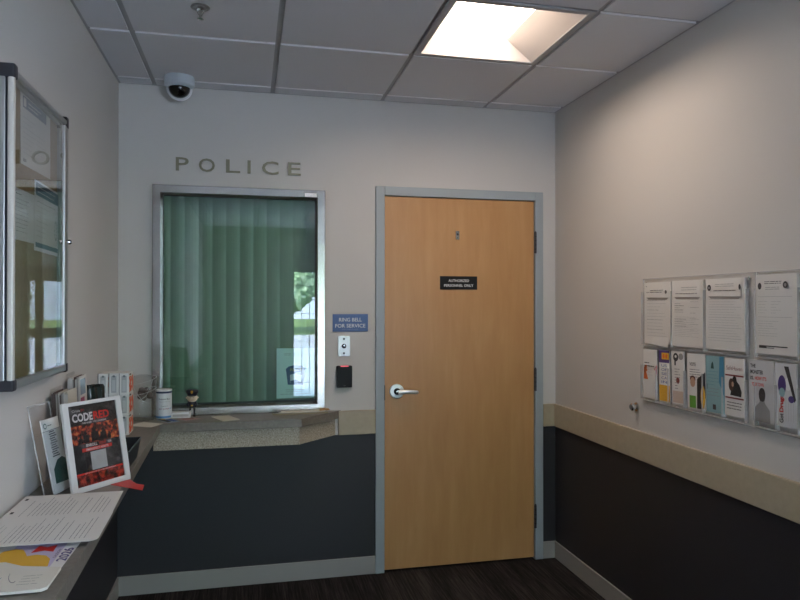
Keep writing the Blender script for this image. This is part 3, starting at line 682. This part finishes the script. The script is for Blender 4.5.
o = q.build('flyer'); tag(place(o, M @ Matrix.Translation((.006, .004, -.0045)) ), 'white flyer with a dark green picture in the leaning acrylic holder', 'flyer')

# stacks of brochures in clear holders against the wall
PG = [mat('page_%d' % k, c, .75) for k, c in enumerate(('c8c2ba', 'aaa39c', 'd2ccc4', '8f8882', 'b9b0a6', '5f4f4a'))]
def stack(name, label, x0, x1, y0, y1, h, tilt, n, cover, seed):
    t = thing(name, label, 'brochure holder', (x0, (y0+y1)/2, ZT), (0, tilt, 0))
    R = random.Random(seed); w = x1-x0; d = (y1-y0)/2; b = MB()
    b.box(-.0025, -.0005, -d-.003, d+.003, 0, h+.012, ACR); b.box(w+.0085, w+.0105, -d-.003, d+.003, 0, h*.55, ACR)
    for s in (-1, 1): b.box(-.0005, w+.0085, min(s*(d+.001), s*(d+.003)), max(s*(d+.001), s*(d+.003)), 0, h*.55, ACR)
    b.build('holder_body', t)
    b = MB(); x = 0
    for k in range(n):
        th = w/n; b.box(x, x+th*.86, -d+R.random()*.003, d-R.random()*.003, .001, h-R.random()*.012, PG[R.choice([0, 0, 1, 2, 2, 4, 3, 5] if k < n-1 else [2])])
        x += th
    b.build('leaflets', t)
    b = MB(); cover(b, w, d, h); b.build('front_cover', t); return t
def cv1(b, w, d, h): b.box(w, w+.0015, -d, d, .001, h+.002, PAPERC)
def cv2(b, w, d, h):
    b.box(w, w+.0015, -d, d, .001, h, PAPER); b.rect(-d+.01, d-.02, h-.07, h-.012, mat('glossy_blue', 'a9bccb', .15), 0, frame((w+.0018, 0, 0), (0, 1, 0), (0, 0, 1)))
    b.rect(-d+.01, d-.04, h-.1, h-.08, mat('pink_print', 'a04a68', .5), 0, frame((w+.0018, 0, 0), (0, 1, 0), (0, 0, 1)))
stack('brochure_stack', 'thick stack of cream leaflets in a clear holder behind the framed poster', -1.385, -1.335, -1.262, -1.14, .292, -.05, 12, cv1, 3)
stack('brochure_stack', 'tall stack of leaflets with a glossy blue front cover against the wall', -1.392, -1.352, -1.05, -.94, .322, -.03, 9, cv2, 5)
# dark green ribbed cup
t = thing('ribbed_cup', 'dark green ribbed plastic cup behind the framed poster', 'cup', (-1.336, -.86, ZT), (.05, -.1, 0))
DG = mat('dark_green_plastic', '1c2622', .22)
b = MB(); n = 48; prof = [(.030, 0), (.040, .10), (.047, .20), (.052, .262), (.050, .268), (.047, .262), (.040, .1), (.0, .02)]
v = []; f = []
for r_, z_ in prof:
    for k in range(n): a = 2*PI*k/n; rr = r_*(1+.055*math.cos(a*12)); v.append((rr*math.cos(a), rr*math.sin(a), z_))
for i in range(len(prof)-1):
    for k in range(n): f.append((i*n+k, i*n+(k+1) % n, (i+1)*n+(k+1) % n, (i+1)*n+k))
f.append(tuple(reversed(range(n)))); b.add(v, f, DG); b.build('cup_body', t, smooth=True)

# nine white boxes, three columns by three rows
LBL = mat('strip_grey', 'a9abab', .6); DOT = mat('dot_grey', '6f7476', .6)
def wbox(name):
    b = MB(); w, d, h = .0425, .118, .0925
    b.box(0, w, 0, d, 0, h, mat('carton_white', 'dad8d4', .55))
    F = frame((0, -.0004, 0), (1, 0, 0), (0, 0, 1)); b.rect(.011, .033, .006, h-.012, LBL, 0, F); b.ell(.022, h-.013, .006, .005, DOT, .0003, 12, M=F); b.rect(.015, .029, .012, h-.03, mat('strip_light', 'bfc1c1', .6), .0003, F)
    b.rect(0, .0035, 0, h, mat('edge_dark', '8a8580', .6), 0, F)
    S = frame((w+.0004, 0, 0), (0, 1, 0), (0, 0, 1)); b.rect(.004, d-.004, .006, h-.016, PIXO, 0, S); b.rect(.01, .05, h-.011, h-.004, INKD, .0003, S)
    return b.build(name, bevel=.0008)
wb = None
names = {(0, 2): 'top of the column by the wall', (1, 2): 'top of the middle column', (2, 2): 'top of the column on the window side'}
rown = {2: 'topmost', 1: 'second', 0: 'lowest'}; coln = {0: 'column touching the wall', 1: 'middle column', 2: 'orange-sided column next to the clear bag'}
for c in range(3):
    for r_ in range(3):
        o = wbox('small_carton') if wb is None else wb.copy()
        if wb is None: wb = o
        else: COL.objects.link(o)
        o.location = (XL+.006+.0443*c, -.505+.004*((c+r_) % 2), ZT+.0003+.0933*r_)
        tag(o, '%s white carton of the stack by the poster, %s' % (rown[r_], coln[c]), 'box', 'small white cartons stacked three wide')

# low dark bin behind the poster
b = MB(); BN = mat('bin_navy', '10141c', .45); x0, x1, y0, y1, h = -1.30, -1.158, -1.235, -.962, .074
def rr(k, z, ins_): return [(x0+.012*k+ins_, y0+.012*k+ins_, z), (x1-.012*k-ins_, y0+.012*k+ins_, z), (x1-.012*k-ins_, y1-.012*k-ins_, z), (x0+.012*k+ins_, y1-.012*k-ins_, z)]
L4 = [rr(1, 0, 0), rr(0, h, 0), rr(0, h, .003), rr(1, .004, .003)]
v = [p for l in L4 for p in l]; f = [(3, 2, 1, 0), (12, 13, 14, 15)]
for i in range(3):
    for k in range(4): f.append((i*4+k, i*4+(k+1) % 4, i*4+4+(k+1) % 4, i*4+4+k))
b.add(v, f, BN); t = thing('storage_bin', 'low dark navy bin on the shelf edge behind the framed poster', 'bin', (0, 0, ZT)); b.build('bin_body', t)
b = MB(); b.tube([(x1+.0005, y0, h), (x1+.0005, y1, h), (x0, y1+.0005, h)], .0022, mat('bin_rim', '26343c', .3), 8); b.build('rim', t, smooth=True)

# clear plastic bag near the corner
POLY = thin_glass('clear_film', (.95, .945, .94), 1.42, 1.3, .05, .035, 'c9c4bd')
t = thing('plastic_bag', 'clear plastic bag of small dark items in the corner by the cartons', 'bag', (-1.272, -.115, ZT))
b = MB(); n = 30; prof = [(0, .001), (.045, .002), (.055, .02), (.058, .06), (.062, .11), (.066, .15), (.066, .185), (.058, .21), (.042, .226), (.02, .233), (0, .234)]
R = random.Random(4); ph = [R.random()*6 for _ in range(6)]; v = []; f = []
for r_, z_ in prof:
    for k in range(n):
        a = 2*PI*k/n; q_ = 1+.06*math.sin(3*a+ph[0]+z_*20)+.05*math.sin(7*a+ph[1]-z_*30)+.03*math.sin(11*a+z_*60); v.append((r_*q_*math.cos(a), r_*.75*q_*math.sin(a), z_))
for i in range(len(prof)-1):
    for k in range(n): f.append((i*n+k, i*n+(k+1) % n, (i+1)*n+(k+1) % n, (i+1)*n+k))
b.add(v, f, POLY); b.build('bag_film', t, smooth=True)
b = MB()
for z_, s_ in ((.205, 1), (.15, .98)):
    b.tube([(.064*math.cos(a)*s_, .05*math.sin(a), z_+.018*math.sin(a*1+1)) for a in [2*PI*k/28 for k in range(29)]], .0012, mat('bag_fold', 'c9c9c7', .25), 6)
b.tube([(-.05, -.035, .20), (-.03, -.042, .15), (.0, -.046, .11), (.03, -.045, .09)], .0012, MATS['bag_fold'], 6)
b.tube([(.05, -.035, .21), (.04, -.042, .17), (.02, -.046, .13), (-.02, -.045, .10)], .0012, MATS['bag_fold'], 6)
b.build('seam', t, smooth=True)
BR = mat('dark_brown_item', '4a3d36', .6); BR2 = mat('grey_item', '6b635c', .6)
for k in range(9):
    b = MB(); a = R.random()*6.28; r_ = .012+.022*R.random(); s_ = .010+.008*R.random()
    b.lathe([(0, -s_), (s_*.8, -s_*.6), (s_, 0), (s_*.7, s_*.7), (0, s_)], BR if k % 2 else BR2, 10, Matrix.Translation((r_*math.cos(a)+.008, r_*.7*math.sin(a), .115+.045*R.random())) @ Matrix.Rotation(a, 4, 'X'))
    b.build('wrapped_item', t, smooth=True)

# can
t = thing('donation_can', 'white cylindrical can with blue rim at the window corner', 'can', (-1.178, -.064, ZT))
b = MB(); b.lathe([(0, 0), (.038, 0), (.0395, .004), (.0395, .14), (.0395, .142)], mat('can_white', 'd6d8da', .45), 40)
b.lathe([(.0397, .006), (.0397, .016)], mat('can_blue', '4a8ac0', .5), 40); b.lathe([(.0398, .132), (.0398, .142)], NAVY, 40)
def wrap(s, z, h, m, wid, a0=0.):
    vs, fs = text_geo(s, .01, 0); xa = min(v[0] for v in vs); xb = max(v[0] for v in vs); o_ = []
    for v in vs:
        a = -PI/2+.2+a0+((v[0]-xa)/(xb-xa)-.5)*wid; o_.append((.0400*math.cos(a), .0400*math.sin(a), z+v[1]*h/.73))
    b.add(o_, fs, m)
wrap('Donate Box', .100, .008, INKD, 1.5); wrap('Please Help Us', .088, .004, INK, 1.4); wrap('support', .066, .004, INKD, .8); wrap('our police', .05, .009, mat('label_red', '8a3a50', .6), 1.3, -.1); wrap('unit', .05, .009, MATS['can_blue'], .4, .85)
b.build('can_body', t, smooth=True)
b = MB(); b.lathe([(.0405, .142), (.041, .146), (.040, .150), (0, .149)], WHITE, 40); b.build('lid', t, smooth=True)
# small white carton, police figurine
b = MB(); b.box(-1.141, -1.045, -.085, -.035, ZT, ZT+.030, WHITE); b.rect(-.04, .04, .008, .02, INKL, 0, MF(-1.093, -.0855, ZT)); tag(b.build('white_block', bevel=.001), 'low white block on the counter between the can and the figurine', 'box')
t = thing('police_figurine', 'small police officer figurine with dark peaked cap before the glass', 'figurine', (-1.040, -.03, ZT))
b = MB(); NV = mat('uniform_navy', '161b2c', .5); FC = mat('figurine_face', 'd8c2a2', .6)
b.lathe([(0, .046), (.014, .046), (.017, .055), (.018, .068), (.013, .079), (0, .082)], NV, 20, sy=.75)
for s in (-1, 1):
    b.tube([(s*.015, 0, .076), (s*.024, -.004, .062), (s*.018, -.012, .052)], [.006, .0055, .005], NV, 10)
b.build('body', t, smooth=True)
b = MB(); b.lathe([(0, .074), (.016, .077), (.026, .088), (.028, .098), (.024, .11), (.012, .12), (0, .122)], FC, 24, sy=.8)
for s in (-1, 1): b.lathe([(0, -.005), (.005, -.002), (.005, .003), (0, .006)], FC, 10, Matrix.Translation((s*.028, 0, .097)))
b.lathe([(0, -.003), (.003, 0), (0, .003)], FC, 8, Matrix.Translation((0, -.023, .096)))
b.build('head', t, smooth=True)
b = MB()
for s in (-1, 1): b.lathe([(0, -.002), (.002, 0), (0, .002)], BLKP, 8, Matrix.Translation((s*.008, -.021, .101)))
b.tube([(-.006, -.0205, .089), (0, -.0215, .087), (.006, -.0205, .089)], .0008, MAROON, 6); b.build('facial_features', t, smooth=True)
b = MB(); b.lathe([(.024, .108), (.025, .114), (.027, .119), (.033, .130), (.030, .138), (.012, .142), (0, .142)], NV, 24, sy=.85)
b.prism([(-.02, -.016), (.02, -.016), (.014, -.034), (0, -.038), (-.014, -.034)], .108, .111, BLKP); b.build('peaked_cap', t, smooth=True)
b = MB(); b.prism([(-.006, 0), (0, -.008), (.006, 0), (.005, .009), (-.005, .009)], 0, .002, YEL, MF(0, -.0255, .128)); b.build('cap_badge', t)
b = MB(); b.prism([(-.005, -.003), (.005, -.003), (.005, .003), (-.005, .003)], 0, .002, YEL, MF(0, -.0135, .058)); b.build('belt_buckle', t)
for s in (-1, 1):
    b = MB(); b.tube([(s*.009, 0, .05), (s*.011, -.001, .03), (s*.012, -.002, .010)], [.004, .0032, .003], BLKP, 10)
    b.lathe([(0, 0), (.007, 0), (.007, .005), (.004, .010), (0, .011)], BLKP, 12, Matrix.Translation((s*.013, -.008, 0)), sx=1, sy=1.7); b.build('leg', t, smooth=True)

# loose cards on the counter
def sheet(name, label, cat, pts, m, z=ZT, th=.0008, fn=None, group=None):
    b = MB(); b.prism(pts, z, z+th, m)
    if fn: fn(b, z+th+.0003)
    return tag(b.build(name), label, cat, group)
G = 'loose cards on the counter'
sheet('card', 'white sheet lying on the shelf corner between the cartons and can', 'paper', [(-1.330, -.255), (-1.206, -.325), (-1.16, -.235), (-1.262, -.165)], PAPERC, group=G)
def fc(b, z):
    b.prism([(-1.205, -.105), (-1.145, -.20), (-1.128, -.182), (-1.18, -.105)], z, z+.0005, BLKP); b.prism([(-1.165, -.13), (-1.118, -.18), (-1.10, -.165), (-1.14, -.11)], z, z+.0005, BLUE)
    b.prism([(-1.19, -.105), (-1.17, -.11), (-1.162, -.13), (-1.185, -.12)], z+.0006, z+.0009, YEL)
sheet('card', 'dark blue and orange leaflet lying in front of the white can', 'leaflet', [(-1.21, -.11), (-1.14, -.208), (-1.088, -.188), (-1.13, -.105)], mat('pale_blue', '8ea0b8', .6), fn=fc, group=G)
sheet('card', 'pinkish card lying in front of the police figurine', 'leaflet', [(-1.11, -.10), (-1.03, -.095), (-.985, -.125), (-1.06, -.165)], mat('pink_card', 'b99a94', .6), fn=lambda b, z: b.prism([(-1.09, -.115), (-1.03, -.115), (-1.02, -.128), (-1.075, -.135)], z, z+.0004, MAROON), group=G)
sheet('card', 'cream card lying alone on the middle of the service counter', 'leaflet', [(-.940, -.080), (-.852, -.062), (-.793, -.196), (-.873, -.231)], PAPERC, th=.0025, group=G)
# flat stack of folders by the window
t = thing('folder_stack', 'flat worn folders with a brown corner lying under the window', 'folders', (-.47, -.058, ZT), (0, 0, .03))
b = MB(); b.box(-.155, .14, -.034, .034, 0, .004, mat('folder_tan', '8f8468', .7)); b.build('folder', t)
b = MB(); b.box(-.15, .142, -.032, .036, .0045, .009, mat('folder_grey', '9a9486', .7)); b.build('folder', t)
b = MB(); b.prism([(-.14, -.03), (.12, -.034), (.145, .03), (-.13, .032)], .0095, .0125, PAPERC); b.build('folder', t)
b = MB(); b.prism([(.095, -.02), (.152, -.012), (.15, .03), (.11, .03)], .013, .018, mat('corner_brown', 'a8783c', .7)); b.build('brown_flap', t)
b = MB(); b.prism([(-.175, -.03), (-.13, -.04), (-.11, -.01), (-.14, .01)], .013, .016, mat('clip_dark', '4c4a48', .5)); b.build('clip', t)

# big papers, calendar, booklet
def lp(M0, q, n, w, h, seed):
    q.lines(.02, w-.02, .03, h-.03, n, INK, 0, .0014, .45, seed, M0)
b = MB(); z = ZT+.012
b.prism([(-1.402, -1.512), (-1.128, -1.508), (-1.119, -1.735), (-1.402, -1.735)], z, z+.0012, PAPER)
for k in range(20):
    x = -1.36+.0112*k; L0 = -1.72; L1 = -1.53-.07*((k*5) % 4)/4
    if k in (1, 12, 15): continue
    b.M = frame((x, 0, z+.0015), (0, 1, 0), (-1, 0, 0)); b.lines(L0, L1, -.004, .004, 1, INK, 0, .0018, .2, k); b.M = Matrix()
for yy in (-1.56, -1.69): b.prism([(-1.392, yy), (-1.384, yy), (-1.384, yy+.018), (-1.392, yy+.018)], z+.0013, z+.0016, INKD)
tag(b.build('info_sheet'), 'white printed sheet on the shelf touching the acrylic holder', 'paper', 'printed sheets on the shelf')
b = MB(); z += .0016; arc = [(-1.113-.022*(1-math.cos(a)), -1.965+.022*(1-math.sin(a))) for a in [PI/2*k/5 for k in range(6)]]
arc = [(-1.1115, -1.94), (-1.1135, -1.952), (-1.120, -1.960), (-1.131, -1.964)]
b.prism([(-1.408, -1.73), (-1.117, -1.73)]+arc+[(-1.408, -1.956)], z, z+.0012, PAPER)
for k in range(21):
    x = -1.37+.0112*k; L0 = -1.94; L1 = -1.75-.07*((k*3) % 4)/4
    if k in (2, 13, 16): continue
    b.M = frame((x, 0, z+.0015), (0, 1, 0), (-1, 0, 0)); b.lines(L0, L1, -.004, .004, 1, INK if k > 3 else INKL, 0, .0018, .25, k+20); b.M = Matrix()
tag(b.build('info_sheet'), 'white printed sheet with a rounded corner overlapping the 2026 calendar', 'paper', 'printed sheets on the shelf')
b = MB(); z = ZT+.0005
b.prism([(-1.408, -2.13), (-1.160, -2.13), (-1.155, -1.90), (-1.408, -1.90)], z, z+.0015, PAPER); zz = z+.0018
b.prism([(-1.30, -2.10), (-1.185, -2.10), (-1.185, -1.92), (-1.30, -1.92)], zz, zz+.0002, LAV)
heart = [(-1.325, -1.99), (-1.318, -1.962), (-1.295, -1.95), (-1.275, -1.96), (-1.263, -1.985), (-1.255, -2.005), (-1.235, -2.0), (-1.212, -2.01), (-1.197, -2.035), (-1.19, -2.08), (-1.21, -2.10), (-1.27, -2.085), (-1.31, -2.04)]
b.prism(heart, zz+.0003, zz+.0005, YEL)
b.prism([(-1.252, -1.985), (-1.225, -1.975), (-1.203, -1.987), (-1.205, -1.94), (-1.225, -1.952), (-1.246, -1.94)], zz+.0003, zz+.0005, RED)
b.text('2026', 0, 0, .022, PURP, 0, w=.085, bold=.02, align='l', M=frame((-1.160, -2.055, zz+.0006), (0, 1, 0), (-1, 0, 0)))
b.text('CALENDAR', 0, 0, .007, INKD, 0, w=.06, align='l', M=frame((-1.187, -2.03, zz+.0006), (0, 1, 0), (-1, 0, 0)))
tag(b.build('calendar'), 'calendar page reading 2026 with an orange blob and red shape', 'calendar')
b = MB(); z = ZT+.0027
b.prism([(-1.409, -2.225), (-1.165, -2.225), (-1.155, -2.215), (-1.155, -2.108), (-1.24, -2.085), (-1.285, -2.052), (-1.409, -2.046)], z, z+.006, PAPERC)
for k in range(5): b.tube([(-1.38+.035*k+.012*math.cos(a), -2.15+.03*math.sin(a+k), z+.0064) for a in [PI*j/6 for j in range(7)]], .0007, INK, 4)
b.lines(-1.22, -1.18, -2.2, -2.14, 4, INKD, z+.0063, .0012)
tag(b.build('booklet', bevel=.0008), 'cream booklet lying on top of the 2026 calendar', 'booklet')

# ------------------------------------------------------------------ glazing at the back of the lobby
def glazed(name, M, w, h, cols, rows, bar=.04, mun=.012):
    t = bpy.data.objects.new(name, None); COL.objects.link(t); t['kind'] = 'structure'; t.matrix_world = M
    b = MB()
    for a in ((0, bar, 0, h), (w-bar, w, 0, h), (bar, w-bar, 0, bar), (bar, w-bar, h-bar, h)): b.box(*a, -.03, .03, STEELP)
    b.build('frame', t)
    b = MB()
    for k in range(1, cols): x = w*k/cols; ww = mun if k != cols//2 else mun*2.5; b.box(x-ww/2, x+ww/2, bar, h-bar, -.012, .012, STEELP)
    for k in range(1, rows): y = h*k/rows; b.box(bar, w-bar, y-mun/2, y+mun/2, -.0118, .0118, STEELP)
    b.build('muntin', t)
    b = MB(); b.rect(bar, w-bar, bar, h-bar, CLEAR); b.build('pane', t); return t
t = bpy.data.objects.new('window_2', None); COL.objects.link(t); t['kind'] = 'structure'
b = MB(); DK = mat('bronze_frame', '3c352e', .5)
for a in ((-.10, -.08, .08, 2.03), (.40, .48, .08, 2.03), (.82, .92, .08, 2.03), (1.0, 1.02, .08, 2.03), (-.08, .40, .08, .11), (-.08, .40, 2.0, 2.03), (.48, .82, .08, .5), (.92, 1.0, .08, .5), (.48, .82, 1.04, 1.18), (.92, 1.0, 1.04, 1.18), (.48, .82, 1.84, 2.03), (.92, 1.0, 1.84, 2.03)):
    b.box(a[0], a[1], YR-.10, YR-.04, a[2], a[3], DK)
b.build('frame', t)
b = MB()
for k in range(1, 4): b.box(-.08+.12*k-.004, -.08+.12*k+.004, YR-.078, YR-.062, .11, 2.0, STEELP)
for k in range(1, 9): b.box(-.08, .40, YR-.0775, YR-.0625, .11+.21*k-.004, .11+.21*k+.004, STEELP)
for z_ in (.77, 1.51):
    for x0_, x1_ in ((.48, .82), (.92, 1.0)): b.box(x0_, x1_, YR-.0775, YR-.0625, z_-.005, z_+.005, STEELP)
b.build('muntin', t)
b = MB(); b.rect(-.09, 1.01, .09, 2.02, CLEAR, 0, frame((0, YR-.07, 0), (1, 0, 0), (0, 0, 1))); b.build('pane', t)
glazed('added_window', frame((XR+.07, SY1, SZ0), (0, -1, 0), (0, 0, 1)), SY1-SY0, SZ1-SZ0, 3, 1)  # unseen side window, added to bring more daylight into the room

# outdoors
mat('pale_concrete', 'c0c4cb', .9)
GRASS = noise_mat('grass', [(.3, '3e5a2a'), (.7, '6d8a44')], (1, 1, 1), 3, 6, .9)
b = MB(); b.box(-60, 60, -70, -32, -.3, -.12, GRASS); b.box(-60, 60, -32, YR-T, -.3, -.12, MATS['pale_concrete']); b.box(XR+T+.05, 30, YR-T, 12, -.3, -.12, MATS['pale_concrete']); b.box(-30, XL-T-.2, YR-T, 12, -.3, -.12, MATS['pale_concrete']); struct(b.build('ground'))
LEAF = noise_mat('leaves', [(.3, '47684a'), (.5, '809f7a'), (.62, 'c4d8bc')], (1, 1, 1), 3.2, 8, .8, rgh2=.75)
BARK = mat('bark', '4c3d30', .9)
R = random.Random(11)
for k, (tx, ty, th) in enumerate(((-6.5, -38, 5.6), (-.3, -35, 6.2), (5.9, -37, 5.4), (11.6, -36, 6.0), (16.5, -39, 6.4), (-12.5, -37, 6.0))):
    t = thing('broadleaf_tree', ['leafy tree at one end of the row across the road', 'tallest leafy tree across the road', 'short leafy tree across the road behind its neighbours', 'broad leafy tree across the road', 'far leafy tree set furthest back across the road', 'leafy tree at the other end of the row across the road'][k], 'tree', (tx, ty, -.12), group='trees across the road outside')
    b = MB(); b.tube([(0, 0, 0), (.05, 0, 1.6), (0, .05, 3.8)], [.26, .22, .16], BARK, 10); b.build('trunk', t, smooth=True)
    b = MB()
    for j in range(26):
        a = R.random()*6.28; rr_ = R.random()*1.9; c = Vector((rr_*math.cos(a), rr_*math.sin(a), 1.5+R.random()*(th-1.2))); s_ = .9+R.random()*.6
        n = 12; v = []; f = []
        for i in range(n+1):
            for kk in range(n*2):
                p = PI*i/n; q_ = PI*kk/n; rad = s_*(1+.18*math.sin(5*p+q_*4+j)+.12*math.sin(9*q_-7*p)); v.append((c.x+rad*math.sin(p)*math.cos(q_), c.y+rad*math.sin(p)*math.sin(q_), c.z+rad*math.cos(p)))
        for i in range(n):
            for kk in range(n*2): f.append((i*2*n+kk, (i+1)*2*n+kk, (i+1)*2*n+(kk+1) % (2*n), i*2*n+(kk+1) % (2*n)))
        b.add(v, f, LEAF)
    b.build('crown', t, smooth=True)

# ------------------------------------------------------------------ light
w = bpy.data.worlds.new('sky'); SC.world = w; w.use_nodes = True
bg = w.node_tree.nodes['Background']; bg.inputs[0].default_value = (.60, .765, 1, 1); bg.inputs[1].default_value = 15
s = bpy.data.lights.new('sun', 'SUN'); s.energy = 45; s.angle = .02; s.color = (1, .96, .9)
so = bpy.data.objects.new('sun', s); COL.objects.link(so); so.rotation_euler = (math.radians(-38), math.radians(-28), 0)
def portal(M, w_, h_):
    l = bpy.data.lights.new('portal', 'AREA'); l.shape = 'RECTANGLE'; l.size = w_; l.size_y = h_; l.cycles.is_portal = True
    o = bpy.data.objects.new('portal', l); COL.objects.link(o); o.matrix_world = M
# area lights shine along local -Z
def portal_facing(c, d, w_, h_):
    d = Vector(d); z = -d; x = Vector((0, 0, 1)).cross(z).normalized(); y = z.cross(x)
    M = Matrix((x, y, z)).transposed().to_4x4(); M.translation = Vector(c); portal(M, w_, h_)
portal_facing(((GX0+GX1)/2, YR-T-.03, (GZ0+GZ1)/2), (0, 1, 0), GX1-GX0, GZ1-GZ0)
portal_facing((XR+T+.03, (SY0+SY1)/2, (SZ0+SZ1)/2), (-1, 0, 0), SY1-SY0, SZ1-SZ0)

# ------------------------------------------------------------------ camera
F, YAW, PITCH, ROLL = 670.6, .2219, .0059, .0007
fw_ = Vector((math.sin(YAW)*math.cos(PITCH), math.cos(YAW)*math.cos(PITCH), math.sin(PITCH)))
r_ = Vector((math.cos(YAW), -math.sin(YAW), 0)); u_ = r_.cross(fw_)
r2 = r_*math.cos(ROLL)+u_*math.sin(ROLL); u2 = u_*math.cos(ROLL)-r_*math.sin(ROLL)
cd = bpy.data.cameras.new('camera'); co = bpy.data.objects.new('camera', cd); COL.objects.link(co)
M = Matrix((r2, u2, -fw_)).transposed().to_4x4(); M.translation = Vector((-.75, -3.7301, 1.5186)); co.matrix_world = M
cd.sensor_fit = 'HORIZONTAL'; cd.sensor_width = 36; cd.lens = F*36/800; cd.clip_start = .05
SC.camera = co
SC.view_settings.view_transform = 'Standard'; SC.view_settings.look = 'None'; SC.view_settings.exposure = .74
try:
    SC.cycles.use_denoising = True; SC.cycles.denoiser = 'OPENIMAGEDENOISE'
    SC.cycles.max_bounces = 10; SC.cycles.diffuse_bounces = 5; SC.cycles.glossy_bounces = 5; SC.cycles.transparent_max_bounces = 24
    SC.cycles.caustics_reflective = False; SC.cycles.sample_clamp_indirect = 6
except Exception as e: print(e)
